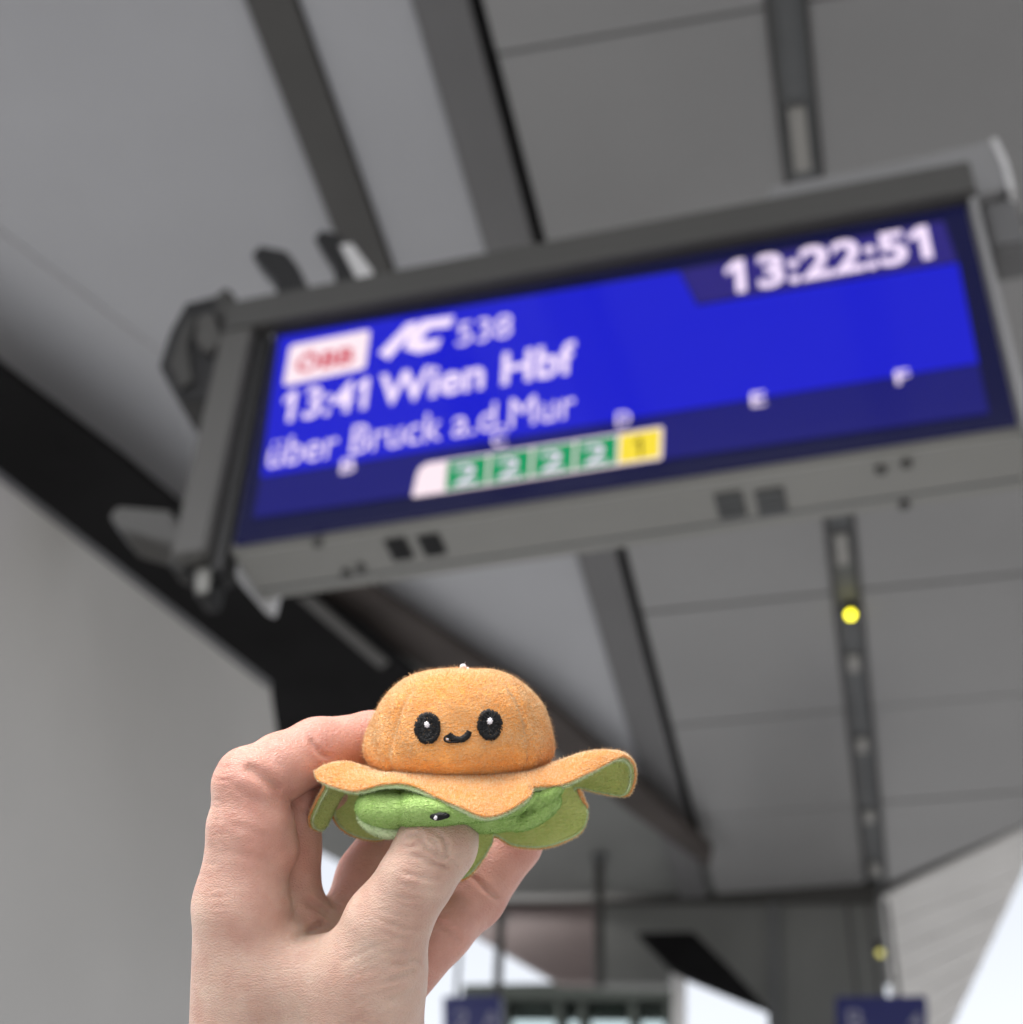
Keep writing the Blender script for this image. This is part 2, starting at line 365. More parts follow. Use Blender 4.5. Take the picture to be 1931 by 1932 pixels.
# underside: vents and screws
ZBt = -SH-0.012
def under(px, py):
    zz = (dl(0, ZBt)[2]-EYE[2]); p = onZ(px, py, zz)-dO
    return p @ dX, p @ dN
for quad in (((722,1018),(762,1013),(786,1050),(745,1056)), ((783,1012),(825,1006),(848,1042),(806,1047)),
             ((1347,932),(1400,925),(1410,970),(1358,978)), ((1422,925),(1478,918),(1488,962),(1434,970))):
    uv = [under(*q) for q in quad]
    us = [q[0] for q in uv]; ns = [q[1] for q in uv]
    u0, u1, n0, n1 = np.mean(sorted(us)[:2]), np.mean(sorted(us)[2:]), np.mean(sorted(ns)[:2]), np.mean(sorted(ns)[2:])
    dbox('vent', (u0,n0,ZBt-0.003), (u1,n1,ZBt+0.004), M_rub if quad[0][0] < 1000 else M_char, 0.001)
    for k in range(5):
        nn = n0+(n1-n0)*(k+0.5)/5
        dbox('vent_louvre', (u0+0.003,nn-0.002,ZBt-0.007), (u1-0.003,nn+0.002,ZBt-0.0035), M_rub if quad[0][0] < 1000 else M_slot, 0)
for px, py in ((600,1022),(655,1080),(682,1070),(1662,884),(1710,872),(1706,950)):
    u, n = under(px, py)
    cyl('screw', dl(u, ZBt-0.006, n), dl(u, ZBt+0.002, n), 0.009, M_char, disp, seg=12)
dbox('panel_seam', (-SW, DEP-0.035, ZBt-0.002), (SW, DEP-0.031, ZBt+0.003), M_slot, 0)
# suspension clamps over the top left and the bracket that reaches to the stair
def px_plate(name, pts, n, th, mat):
    P = []
    for x, y in pts:
        r = ray(x, y); t = ((dO+dN*n-EYE) @ dN)/(r @ dN); P.append(EYE+r*t)
    return prism(name, P, dN*th, mat, disp, bevel=0.004)
px_plate('rail_end', ((1450,352),(1700,302),(1830,272),(1866,262),(1880,270),(1896,304),(1908,352),(1838,378),(1700,400),(1450,440)), 0.03, 0.09, M_rail)
px_plate('rail_cap', ((1868,258),(1880,256),(1900,298),(1914,350),(1904,358),(1890,306)), 0.02, 0.11, M_alu)
px_plate('hanger_clamp', ((474,480),(490,462),(540,472),(562,500),(584,545),(575,568),(522,572),(520,530)), 0.10, 0.05, M_rub)
px_plate('hanger_clamp', ((592,448),(606,432),(640,440),(655,470),(690,520),(680,548),(632,548),(630,505)), 0.10, 0.05, M_rub)
px_plate('clamp_plate', ((640,462),(664,458),(704,510),(702,536),(676,532)), 0.095, 0.004, M_alu)
px_plate('box_with_shadow', ((300,690),(322,622),(350,572),(412,556),(455,640),(455,722),(400,754),(336,757)), 0.15, 0.10, M_rub)  # black fitting, its outline enlarged to imitate the soft shadow beside it
px_plate('box_cover', ((318,688),(338,626),(358,590),(372,600),(356,650),(366,720),(340,735)), 0.142, 0.006, M_char)
px_plate('box_hinge', ((404,560),(424,540),(440,552),(430,600),(410,600)), 0.14, 0.05, M_char)
px_plate('junction_plate', ((366,640),(372,596),(404,585),(420,640),(398,668),(380,660)), 0.140, 0.008, M_post)
px_plate('wall_arm', ((205,972),(222,954),(322,962),(338,1000),(330,1030),(228,1000)), 0.06, 0.08, M_post)
px_plate('foot_clamp', ((322,1040),(420,1030),(430,1068),(404,1082),(396,1122),(368,1126),(360,1082),(318,1068)), 0.02, 0.05, M_rub)
px_plate('foot_bolt', ((366,1070),(400,1068),(394,1118),(370,1120)), 0.012, 0.006, M_house)
px_plate('foot_plate', ((430,1052),(452,1036),(478,1042),(522,1100),(510,1150),(494,1142),(440,1080)), 0.14, 0.03, M_alu)
# screen: glass bezel, lit areas, lettering. Colours are what the screen gives off.
K = 2.0**(-EXPO)
def lit(name, c, k=1.0): return emit(name, srgb(*c), K*k)
M_bez = lit('screen_bezel', (12,15,58)); M_blue = lit('screen_blue', (24,28,206)); M_navy = lit('screen_navy', (25,25,114))
M_clk = lit('screen_clock_field', (44,36,122)); M_txt = lit('screen_white', (240,222,248), 1.15); M_redt = lit('screen_red', (206,30,60)); M_logo = lit('screen_logo_white', (248,228,236), 1.1)
M_green = lit('screen_green', (0,152,92)); M_yel = lit('screen_yellow', (252,226,62)); M_dark = lit('screen_black', (60,50,10))
scr = dbox('screen', (-SW,0.0015,-SH), (SW,0.0119,SH), M_bez, 0)
def flat(name, pts, mat, off, par=None):
    P = [dl(*duv(x,y), -off) for x,y in pts]
    return prism(name, P, -dN*0.0004, mat, disp if par is None else par)
flat('blue_field', ((529,637),(1282,513),(1316,578),(1808,497),(1846,686),(493,901)), M_blue, 0.001)
flat('clock_field', ((1284,512),(1780,418),(1806,494),(1317,574)), M_clk, 0.001)
flat('navy_field', ((493,903),(1846,688),(1866,780),(479,978)), M_navy, 0.001)
def stext(txt, p0, p1, h, mat, bold=0.0, off=0.003, hcap=True, name='lettering'):
    a = np.array(duv(*p0)); b = np.array(duv(*p1)); w = np.linalg.norm(b-a)
    ux = dX; uy = dU
    hh = duv(p0[0], p0[1]-h)[1]-duv(*p0)[1]
    return text_mesh(name, txt, dl(a[0],a[1],-off), ux, uy, b[0]-a[0], hh, mat, disp, bold=bold, depth=0, hcap=hcap)
stext('13:22:51', (1372,556), (1762,492), 60, M_txt, 0.03)
stext('538', (862,655), (966,636), 44, M_txt, 0.0)
stext('13:41', (530,799), (692,772), 56, M_txt, 0.02)
stext('Wien Hbf', (712,768), (1086,706), 58, M_txt, 0.022)
stext('über Bruck a.d.Mur', (505,885), (1086,790), 54, M_txt, 0.0)
for c, x, y in (('B',643,896),('C',929,846),('D',1164,807),('E',1419,770),('F',1692,728)):
    stext(c, (x,y), (x+27,y-4), 27, M_txt, 0.012)
# operator logo
def rrect(pts, rad):                         # rounded quadrilateral outline in measured units
    out = []; n = len(pts); P = [np.array(p, float) for p in pts]
    for i in range(n):
        a, b, c = P[i-1], P[i], P[(i+1) % n]
        da = (a-b)/np.linalg.norm(a-b); dc = (c-b)/np.linalg.norm(c-b)
        r = rad[i] if isinstance(rad, (list,tuple)) else rad
        for t in np.linspace(0,1,5):
            q0 = b+da*r*(1-t); q1 = b+dc*r*t
            out.append(tuple(b + da*r*(1-t)**2 + dc*r*t**2))
    return out
flat('operator_logo', rrect(((549,654),(700,624),(690,697),(536,730)), 8), M_logo, 0.002)
stext('ÖBB', (558,706), (668,685), 30, M_redt, 0.03)
flat('intercity_mark', ((716,668),(770,612),(792,608),(748,664),(734,680)), M_txt, 0.002)
flat('intercity_mark', ((764,660),(772,632),(800,606),(858,598),(850,618),(812,622),(796,640),(806,646),(834,640),(826,658),(790,668)), M_txt, 0.002)
# coach diagram
flat('coach_diagram', rrect(((792,878),(1252,806),(1250,868),(778,940)), [22,6,6,6]), M_logo, 0.002)
def lerp2(a, b, t): return (a[0]+(b[0]-a[0])*t, a[1]+(b[1]-a[1])*t)
tl, tr, br_, bl = (845,874), (1251,811), (1249,864), (840,928)
for k in range(5):
    t0, t1 = k/5+0.003, (k+1)/5-0.009
    q = (lerp2(tl,tr,t0), lerp2(tl,tr,t1), lerp2(bl,br_,t1), lerp2(bl,br_,t0))
    flat('coach_cell', q, M_green if k < 4 else M_yel, 0.003)
    b0, b1 = lerp2(q[3],q[2],0.20 if k < 4 else 0.40), lerp2(q[3],q[2],0.78 if k < 4 else 0.58)
    stext('2' if k < 4 else '1', (b0[0],b0[1]-5), (b1[0],b1[1]-5), 37, M_txt if k < 4 else M_dark, 0.004, off=0.005)
adopt(disp)

# ------------------------------------------------------------------ implicit surfaces (hand, green plush body)
def sdf_grid(fn, lo, hi, h, blk=4):
    """evaluate fn on a fine grid only near its surface; returns array, origin"""
    lo = np.array(lo); n = np.ceil((np.array(hi)-lo)/(h*blk)).astype(int); N = n*blk
    ax = [lo[i]+(np.arange(n[i])+0.5)*h*blk-0.5*h for i in range(3)]
    G = np.stack(np.meshgrid(*ax, indexing='ij'), -1).reshape(-1,3)
    dc = fn(G).reshape(n)
    act = np.abs(dc) < h*blk*0.87+0.0016
    F = np.repeat(np.repeat(np.repeat(dc, blk, 0), blk, 1), blk, 2).astype(np.float32)
    idx = np.argwhere(act)
    o = np.stack(np.meshgrid(*[np.arange(blk)]*3, indexing='ij'), -1).reshape(-1,3)
    for s in range(0, len(idx), 6000):
        I = (idx[s:s+6000,None,:]*blk+o[None]).reshape(-1,3)
        F[I[:,0],I[:,1],I[:,2]] = fn(lo+I*h)
    return F, lo
def surface_nets(F, lo, h):
    ins = F < 0
    n = np.array(F.shape)-1
    c = [(i,j,k) for i in (0,1) for j in (0,1) for k in (0,1)]
    cnt = np.zeros(n, np.uint8)
    for i,j,k in c: cnt += ins[i:i+n[0], j:j+n[1], k:k+n[2]]
    A = np.argwhere((cnt > 0) & (cnt < 8))
    vid = -np.ones(n, np.int32); vid[A[:,0],A[:,1],A[:,2]] = np.arange(len(A))
    V = np.zeros((len(A),3)); W = np.zeros(len(A))
    for a in range(8):
        for b in range(a+1,8):
            ca, cb = np.array(c[a]), np.array(c[b])
            if np.abs(ca-cb).sum() != 1: continue
            fa = F[tuple((A+ca).T)]; fb = F[tuple((A+cb).T)]
            m = (fa < 0) != (fb < 0)
            t = fa[m]/(fa[m]-fb[m])
            V[m] += ca + (cb-ca)*t[:,None]; W[m] += 1
    V = V/W[:,None]+A
    faces = []
    for ax in range(3):
        e = np.zeros(3,int); e[ax] = 1; u, v = [(1,2),(2,0),(0,1)][ax]
        m = np.array(F.shape); m[ax] -= 1
        s0 = ins[tuple(slice(0,k) for k in m)]
        s1 = ins[tuple(slice(e[k],m[k]+e[k]) for k in range(3))]
        I = np.argwhere(s0 != s1)
        I = I[(I[:,u] > 0) & (I[:,v] > 0) & (I[:,u] < n[u]) & (I[:,v] < n[v])]
        fl = s0[tuple(I.T)]
        du = np.zeros(3,int); du[u] = 1; dv = np.zeros(3,int); dv[v] = 1
        q = np.stack([vid[tuple((I-du-dv).T)], vid[tuple((I-dv).T)], vid[tuple(I.T)], vid[tuple((I-du).T)]], 1)
        q[~fl] = q[~fl][:,::-1]
        faces.append(q)
    Fc = np.concatenate(faces); Fc = Fc[(Fc >= 0).all(1)]
    return lo+V*h, Fc
def relax(V, Fc, it=2, k=0.5):
    E = np.concatenate([Fc[:,[i,(i+1) % 4]] for i in range(4)])
    for _ in range(it):
        S_ = np.zeros_like(V); C = np.zeros(len(V))
        np.add.at(S_, E[:,0], V[E[:,1]]); np.add.at(C, E[:,0], 1)
        np.add.at(S_, E[:,1], V[E[:,0]]); np.add.at(C, E[:,1], 1)
        V = V+(S_/np.maximum(C,1)[:,None]-V)*k
    return V
def quick_mesh(name, V, Fc, mat, parent=None):
    me = bpy.data.meshes.new(name); nv = len(V); nf = len(Fc); k = Fc.shape[1]
    me.vertices.add(nv); me.vertices.foreach_set('co', np.ascontiguousarray(V, np.float32).ravel())
    me.loops.add(nf*k); me.loops.foreach_set('vertex_index', np.ascontiguousarray(Fc, np.int32).ravel())
    me.polygons.add(nf); me.polygons.foreach_set('loop_start', np.arange(0,nf*k,k,dtype=np.int32))
    me.polygons.foreach_set('use_smooth', np.ones(nf,bool))
    me.update(calc_edges=True); me.validate()
    if mat: me.materials.append(mat)
    return link(bpy.data.objects.new(name, me), parent)
def smin(a, b, k):
    h = np.clip(0.5+0.5*(b-a)/k, 0, 1)
    return b+(a-b)*h-k*h*(1-h)
def capsule(P, a, b, ra, rb):
    ba = b-a; t = np.clip(((P-a) @ ba)/(ba @ ba), 0, 1)
    return np.linalg.norm(P-a-t[:,None]*ba, axis=1)-(ra+(rb-ra)*t)
def ellipsoid(P, c, r):
    q = (P-c)/r; k0 = np.linalg.norm(q, axis=1); k1 = np.linalg.norm(q/r, axis=1)
    return k0*(k0-1)/np.maximum(k1,1e-9)
def chain(pts):
    out = []
    for (x,y,w,r) in pts: out.append((camq(x,y,w), r*(D0-w*PX)/FPX))
    return out
def chain_d(P, ch_, k):
    d = None
    for (a,ra),(b,rb) in zip(ch_[:-1], ch_[1:]):
        c = capsule(P, a, b, ra, rb); d = c if d is None else smin(d, c, k)
    return d

# ------------------------------------------------------------------ hand
PALM = [chain(c) for c in (
    [(455,1715,20,86),(470,1960,0,110)], [(560,1760,-90,80),(540,1980,-40,105)], [(665,1810,-130,78),(620,2000,-60,100)],
    [(705,1835,105,90),(682,2010,50,122)], [(520,1850,40,80),(690,1850,70,85)],
    [(580,2060,0,170),(600,2300,10,165),(630,2680,40,185)])]
THUMB = chain([(852,1495,0,52),(826,1592,124,72),(789,1652,150,69),(730,1745,130,80),(702,1835,105,90)])
INDEX = chain([(455,1705,20,82),(464,1560,16,70),(473,1480,5,60),(530,1446,-35,61),(600,1416,-80,60),(700,1398,-150,54),(790,1395,-200,48)])
MIDDLE = chain([(535,1740,-80,76),(538,1600,-95,66),(550,1500,-110,62),(680,1460,-200,56),(800,1470,-235,48)])
RING = chain([(655,1790,-130,72),(700,1655,-190,63),(757,1560,-235,58),(830,1500,-260,48)])
LITTLE = chain([(735,1860,-60,66),(828,1754,-135,62),(893,1690,-215,60),(966,1588,-270,56),(1008,1500,-285,44)])
# joints and pads: small swellings
PADS = [(INDEX, chain([(492,1560,0,66),(508,1600,-6,58)])), (INDEX, chain([(455,1480,8,52),(462,1462,0,50)])),
        (THUMB, chain([(812,1592,142,58),(836,1577,130,56)]))]
def crease_lines():
    r5 = lambda x, y: (565.7+x*0.2604, 1508.6+y*0.2604)
    r1 = lambda x, y: (314.3+x*0.3657, 1225.7+y*0.3657)
    L = []   # (points, depth mm, width units, w range)
    th = (60, 330)
    for pts, dp, wd in (
        (((745,300),(800,262),(870,250),(905,290)),0.45,5), (((720,330),(790,345),(850,330),(890,300)),0.4,5), (((760,385),(830,405),(900,430),(990,470),(1060,490),(1115,470)),0.55,5),
        (((880,300),(930,350),(985,385),(1050,410)),0.45,4.5), (((985,240),(1040,280),(1072,330),(1062,400),(1010,440)),0.5,4.5), (((930,270),(985,310),(1010,360),(990,400)),0.35,4),
        (((1080,400),(1120,450),(1160,520)),0.35,4), (((700,520),(820,545),(960,580),(1080,590)),0.22,5), (((690,600),(800,640),(940,660),(1040,650)),0.2,5),
        (((650,700),(800,720),(960,730)),0.18,5), (((640,890),(760,930),(880,960)),0.2,5), (((620,960),(740,1010),(860,1040)),0.2,5),
        (((855,1235),(790,1265),(700,1300),(610,1330)),0.6,6), (((640,1180),(740,1195),(850,1165)),0.35,6), (((870,1335),(800,1400),(700,1440),(600,1450)),0.45,7),
        (((860,1290),(780,1330),(660,1390),(560,1440)),0.3,6), (((880,1400),(800,1460),(690,1510)),0.3,7), (((600,1100),(700,1120),(850,1110)),0.25,6),
        (((880,1200),(840,1160),(780,1150)),0.3,5)):
        L.append(([r5(*p) for p in pts], dp, wd, th))
    L.append(([r5(1180,530),(r5(1240,555)),r5(1330,640),r5(1400,690),r5(1470,715)], 0.9, 5, (-260,-60)))
    L.append(([r5(1250,520),r5(1330,600),r5(1400,660)], 0.35, 5, (-260,-60)))
    L.append(([r5(940,830),r5(1010,900),r5(1090,970),r5(1190,1020)], 0.8, 6, (-260,-20)))
    L.append(([r5(1010,960),r5(1060,1010),r5(1130,1040)], 0.5, 5, (-260,-20)))
    L.append(([r5(1030,890),r5(1100,940),r5(1170,960)], 0.4, 5, (-260,-20)))
    L.append(([r1(738,440),r1(755,490),r1(800,540),r1(850,560)], 0.9, 5, (-160,120)))
    L.append(([r1(395,590),r1(450,630),r1(540,690),r1(605,740)], 1.3, 11, (-60,140)))
    L.append(([r1(330,690),r1(420,760),r1(520,790)], 0.25, 6, (-60,140)))
    L.append(([r1(330,900),r1(430,930),r1(560,985)], 0.35, 7, (-60,140)))
    L.append(([r1(330,1040),r1(470,1075),r1(600,1120)], 0.35, 7, (-60,140)))
    L.append(([r1(605,780),r1(700,820),r1(800,850)], 0.5, 6, (-200,0)))
    L.append(([r1(870,1395),r1(800,1430),r1(720,1475),r1(640,1500)], 0.9, 10, (-40,240)))
    L.append(([r1(700,1280),r1(780,1330),r1(860,1380)], 0.9, 7, (-160,160)))
    rg = random.Random(11)
    for k in range(30):                                  # fine lines across the back of the thumb
        t = k/29+rg.uniform(-0.03,0.03); cx, cy = 812-82*t+rg.uniform(-18,18), 1612+150*t
        hl = rg.uniform(20,55); bend = rg.uniform(2,8)
        L.append(([(cx-hl*0.93,cy-hl*0.30),(cx,cy+bend),(cx+hl*0.93,cy+hl*0.10)], rg.uniform(0.05,0.13), rg.uniform(2.5,4), (61,330)))
    for k in range(26):                                  # lines running off the thumb base
        y0 = 1760+k*7+rg.uniform(-4,4); x0 = 792-rg.uniform(0,40); ln_ = rg.uniform(50,150)
        L.append(([(x0,y0),(x0-ln_*0.5,y0+ln_*0.17+rg.uniform(-4,4)),(x0-ln_,y0+ln_*0.42)], rg.uniform(0.05,0.18), rg.uniform(3,5), (-20,330)))
    for k in range(24):                                  # knuckle and outer edge of the index finger
        y0 = 1450+k*12+rg.uniform(-5,5); x0 = 392-(y0-1450)*0.12+rg.uniform(0,30); ln_ = rg.uniform(20,55)
        L.append(([(x0,y0),(x0+ln_*0.5,y0+rg.uniform(-3,5)),(x0+ln_,y0+rg.uniform(-6,8))], rg.uniform(0.06,0.16), rg.uniform(2.5,4), (-60,140)))
    for k in range(7):
        L.append(([r1(265-k*6,600+k*34),r1(300-k*5,606+k*34),r1(340-k*5,600+k*34)], 0.22, 3.5, (-60,120)))
    return L
CREASES = crease_lines()
def hand_sdf(P, want=False):
    dp = None
    for c in PALM:
        d = chain_d(P, c, 0.006); dp = d if dp is None else smin(dp, d, 0.009)
    parts = []
    for ch_, kk in ((THUMB,0.008),(INDEX,0.006),(MIDDLE,0.005),(RING,0.005),(LITTLE,0.005)):
        d = chain_d(P, ch_, 0.0028)
        for owner, pad in PADS:
            if owner is ch_: d = smin(d, chain_d(P, pad, 0.002), 0.004)
        parts.append((d, kk))
    out = None
    for d, kk in parts:
        t = smin(dp, d, kk); out = t if out is None else smin(out, t, 0.0007)
    if want: return dp, [p[0] for p in parts]
    u = P[:,0]/P[:,2]*FPX+CX; v = P[:,1]/P[:,2]*FPX+CY; w = (D0-P[:,2])/PX
    near = np.abs(out) < 0.004
    un, vn, wn_ = u[near], v[near], w[near]; add = np.zeros(len(un))
    for pts, dep, wd, (w0,w1) in CREASES:
        pa = np.array(pts)
        bb = (un > pa[:,0].min()-30) & (un < pa[:,0].max()+30) & (vn > pa[:,1].min()-30) & (vn < pa[:,1].max()+30) & (wn_ > w0) & (wn_ < w1)
        if not bb.any(): continue
        q = np.stack([un[bb], vn[bb]], 1); best = np.full(len(q), 1e9)
        tt = np.zeros(len(q))
        for s in range(len(pa)-1):
            ba = pa[s+1]-pa[s]; t = np.clip(((q-pa[s]) @ ba)/(ba @ ba), 0, 1)
            dd = np.linalg.norm(q-pa[s]-t[:,None]*ba, axis=1)
            m = dd < best; best[m] = dd[m]; tt[m] = (s+t[m])/(len(pa)-1)
        fade = np.clip(np.minimum(tt, 1-tt)*5, 0.15, 1)
        add[bb] += (1.7 if w0 == 60 else 1.2)*dep*1e-3*fade*(np.exp(-(best/wd)**2)-0.28*np.exp(-((best-2.0*wd)/(1.1*wd))**2))
    out = out.copy(); out[near] += add
    return out
pts_ = np.array([camq(x,y,w) for x in (340,1070) for y in (1320,2700) for w in (-330,290)])
h_ = 0.00062
F_, lo_ = sdf_grid(hand_sdf, pts_.min(0)-0.004, pts_.max(0)+0.004, h_)
HV, HF = surface_nets(F_, lo_, h_)
HV = relax(HV, HF, 2, 0.4)
dp_, dparts = hand_sdf(HV, True)
fing = np.min(np.stack(dparts[1:]), 0); thd = dparts[0]
red = np.clip(0.5+(np.minimum(thd, dp_)-fing)/0.022, 0, 1); red = red*red*(3-2*red)
wv = (D0-HV[:,2])/PX
uv_ = HV[:,0]/HV[:,2]*FPX+CX; vv_ = HV[:,1]/HV[:,2]*FPX+CY
back = np.clip((470-uv_)/90, 0, 1)*np.clip((vv_-1440)/60, 0, 1)     # outer, dorsal side of the index finger is paler
red = 0.82*red*(1-0.75*back)
red = np.maximum(red, 0.55*np.exp(-(((uv_-815)/55)**2+((vv_-1575)/30)**2))*0)
m, nt, b = nmat('skin')
at = nt.nodes.new('ShaderNodeAttribute'); at.attribute_name = 'redness'
tc = nt.nodes.new('ShaderNodeTexCoord')
mx = nt.nodes.new('ShaderNodeMix'); mx.data_type = 'RGBA'
mx.inputs['A'].default_value = (0.515,0.362,0.292,1); mx.inputs['B'].default_value = (0.555,0.283,0.226,1)
nt.links.new(at.outputs['Fac'], mx.inputs['Factor'])
nz = nt.nodes.new('ShaderNodeTexNoise'); nz.inputs['Scale'].default_value = 90; nz.inputs['Detail'].default_value = 5
nt.links.new(tc.outputs['Object'], nz.inputs['Vector'])
cr = nt.nodes.new('ShaderNodeValToRGB'); cr.color_ramp.elements[0].position = 0.32; cr.color_ramp.elements[0].color = (0.90,0.80,0.78,1)
cr.color_ramp.elements[1].position = 0.68; cr.color_ramp.elements[1].color = (1.06,1.08,1.08,1)
nt.links.new(nz.outputs['Fac'], cr.inputs['Fac'])
m2 = nt.nodes.new('ShaderNodeMix'); m2.data_type = 'RGBA'; m2.blend_type = 'MULTIPLY'; m2.inputs['Factor'].default_value = 1
nt.links.new(mx.outputs['Result'], m2.inputs['A']); nt.links.new(cr.outputs['Color'], m2.inputs['B'])
nt.links.new(m2.outputs['Result'], b.inputs['Base Color'])
b.inputs['Roughness'].default_value = 0.48; b.inputs['Specular IOR Level'].default_value = 0.35
b.inputs['Subsurface Weight'].default_value = 0.4; b.inputs['Subsurface Radius'].default_value = (1.0,0.35,0.2); b.inputs['Subsurface Scale'].default_value = 0.004
vo = nt.nodes.new('ShaderNodeTexVoronoi'); vo.feature = 'DISTANCE_TO_EDGE'; vo.inputs['Scale'].default_value = 950
mp = nt.nodes.new('ShaderNodeMapping'); mp.inputs['Rotation'].default_value = (0.2,0.3,-0.5); mp.inputs['Scale'].default_value = (0.55,1,1.5)
nd = nt.nodes.new('ShaderNodeTexNoise'); nd.inputs['Scale'].default_value = 300
ad = nt.nodes.new('ShaderNodeVectorMath'); ad.operation = 'MULTIPLY_ADD'; ad.inputs[1].default_value = (0.0016,)*3
nt.links.new(tc.outputs['Object'], nd.inputs['Vector']); nt.links.new(nd.outputs['Color'], ad.inputs[0]); nt.links.new(tc.outputs['Object'], ad.inputs[2])
nt.links.new(ad.outputs[0], mp.inputs['Vector']); nt.links.new(mp.outputs[0], vo.inputs['Vector'])
mr = nt.nodes.new('ShaderNodeMapRange'); mr.inputs['From Max'].default_value = 0.25
nt.links.new(vo.outputs['Distance'], mr.inputs['Value'])
bp = nt.nodes.new('ShaderNodeBump'); bp.inputs['Strength'].default_value = 0.5; bp.inputs['Distance'].default_value = 0.00025
nt.links.new(mr.outputs[0], bp.inputs['Height'])
nf = nt.nodes.new('ShaderNodeTexNoise'); nf.inputs['Scale'].default_value = 420; nf.inputs['Detail'].default_value = 5
mpf = nt.nodes.new('ShaderNodeMapping'); mpf.inputs['Rotation'].default_value = (0.2,0.3,-0.5); mpf.inputs['Scale'].default_value = (0.4,1,1.8)
nt.links.new(tc.outputs['Object'], mpf.inputs['Vector']); nt.links.new(mpf.outputs[0], nf.inputs['Vector'])
bp2 = nt.nodes.new('ShaderNodeBump'); bp2.inputs['Strength'].default_value = 0.34; bp2.inputs['Distance'].default_value = 0.0006
nt.links.new(nf.outputs['Fac'], bp2.inputs['Height']); nt.links.new(bp.outputs[0], bp2.inputs['Normal']); nt.links.new(bp2.outputs[0], b.inputs['Normal'])
M_skin = m
hand = quick_mesh('hand', c2w(HV), HF[:,::-1], M_skin)
att = hand.data.attributes.new('redness', 'FLOAT', 'POINT'); att.data.foreach_set('value', red.astype(np.float32))
hm, nt, b = nmat('body_hair'); b.inputs['Base Color'].default_value = (0.05,0.03,0.02,1); b.inputs['Roughness'].default_value = 0.6
def hair_zone(P, n):
    u = P[:,0]/P[:,2]*FPX+CX; v = P[:,1]/P[:,2]*FPX+CY
    rg = np.random.default_rng(5).random(len(P))
    return (((u < 470) & (v > 1600) & (n[:,0] < -0.2)) & (rg < 0.55)) | ((u < 600) & (v > 1780) & (n[:,2] < -0.1) & (rg < 0.10))
tag(hand, 'bare left hand gripping the orange plush toy from below, thumb in front', 'hand')

# ------------------------------------------------------------------ plush materials
def plush(name, col, deep, sheen=0.5, s1=1450, trans=0.0):
    m, nt, b = nmat(name)
    tc = nt.nodes.new('ShaderNodeTexCoord')
    n1 = nt.nodes.new('ShaderNodeTexNoise'); n1.inputs['Scale'].default_value = s1; n1.inputs['Detail'].default_value = 3
    mp = nt.nodes.new('ShaderNodeMapping'); mp.inputs['Scale'].default_value = (0.55,1,1.25)
    nt.links.new(tc.outputs['Object'], mp.inputs['Vector']); nt.links.new(mp.outputs[0], n1.inputs['Vector'])
    n2 = nt.nodes.new('ShaderNodeTexNoise'); n2.inputs['Scale'].default_value = 130; n2.inputs['Detail'].default_value = 4
    nt.links.new(tc.outputs['Object'], n2.inputs['Vector'])
    ma = nt.nodes.new('ShaderNodeMath'); ma.operation = 'MULTIPLY_ADD'; ma.inputs[1].default_value = 0.6
    nt.links.new(n1.outputs['Fac'], ma.inputs[0])
    mb = nt.nodes.new('ShaderNodeMath'); mb.operation = 'MULTIPLY'; mb.inputs[1].default_value = 0.4
    nt.links.new(n2.outputs['Fac'], mb.inputs[0]); nt.links.new(mb.outputs[0], ma.inputs[2])
    rp = nt.nodes.new('ShaderNodeMapRange'); rp.inputs['From Min'].default_value = 0.36; rp.inputs['From Max'].default_value = 0.62
    nt.links.new(ma.outputs[0], rp.inputs['Value'])
    mx = nt.nodes.new('ShaderNodeMix'); mx.data_type = 'RGBA'; mx.inputs['A'].default_value = (*deep,1); mx.inputs['B'].default_value = (*col,1)
    nt.links.new(rp.outputs[0], mx.inputs['Factor']); nt.links.new(mx.outputs['Result'], b.inputs['Base Color'])
    b.inputs['Roughness'].default_value = 0.95; b.inputs['Specular IOR Level'].default_value = 0.1
    b.inputs['Sheen Weight'].default_value = sheen; b.inputs['Sheen Roughness'].default_value = 0.4
    b.inputs['Sheen Tint'].default_value = (*[min(1,c*1.2+0.15) for c in col],1)
    bp = nt.nodes.new('ShaderNodeBump'); bp.inputs['Strength'].default_value = 1.0; bp.inputs['Distance'].default_value = 0.0010
    nt.links.new(n1.outputs['Fac'], bp.inputs['Height']); nt.links.new(bp.outputs[0], b.inputs['Normal'])
    if trans:                                             # thin cloth lets some light through
        tr_ = nt.nodes.new('ShaderNodeBsdfTranslucent'); ms = nt.nodes.new('ShaderNodeMixShader'); ms.inputs['Fac'].default_value = trans
        nt.links.new(mx.outputs['Result'], tr_.inputs['Color']); nt.links.new(b.outputs[0], ms.inputs[1]); nt.links.new(tr_.outputs[0], ms.inputs[2])
        nt.links.new(ms.outputs[0], nt.nodes['Material Output'].inputs['Surface'])
    return m
OR = (0.91, 0.43, 0.13); ORd = (0.88, 0.33, 0.07)
GR = (0.40, 0.56, 0.20); GRd = (0.34, 0.50, 0.15)
M_or = plush('orange_plush', OR, ORd); M_orf = plush('orange_pile', (0.97,0.70,0.43), (0.92,0.50,0.21), 0.45)
M_sk = plush('skirt_plush', OR, ORd, trans=0.25); M_skf = plush('skirt_pile', (0.97,0.75,0.50), (0.94,0.62,0.34), 0.45, trans=0.04)
M_gr = plush('green_plush', GR, GRd); M_grf = plush('green_pile', (0.44,0.66,0.22), (0.26,0.48,0.085), 0.4)
M_ln = plush('lining_plush', (0.74,0.80,0.30), (0.66,0.74,0.24), trans=0.25); M_lnf = plush('lining_pile', (0.76,0.90,0.38), (0.56,0.77,0.21), 0.4, trans=0.10)
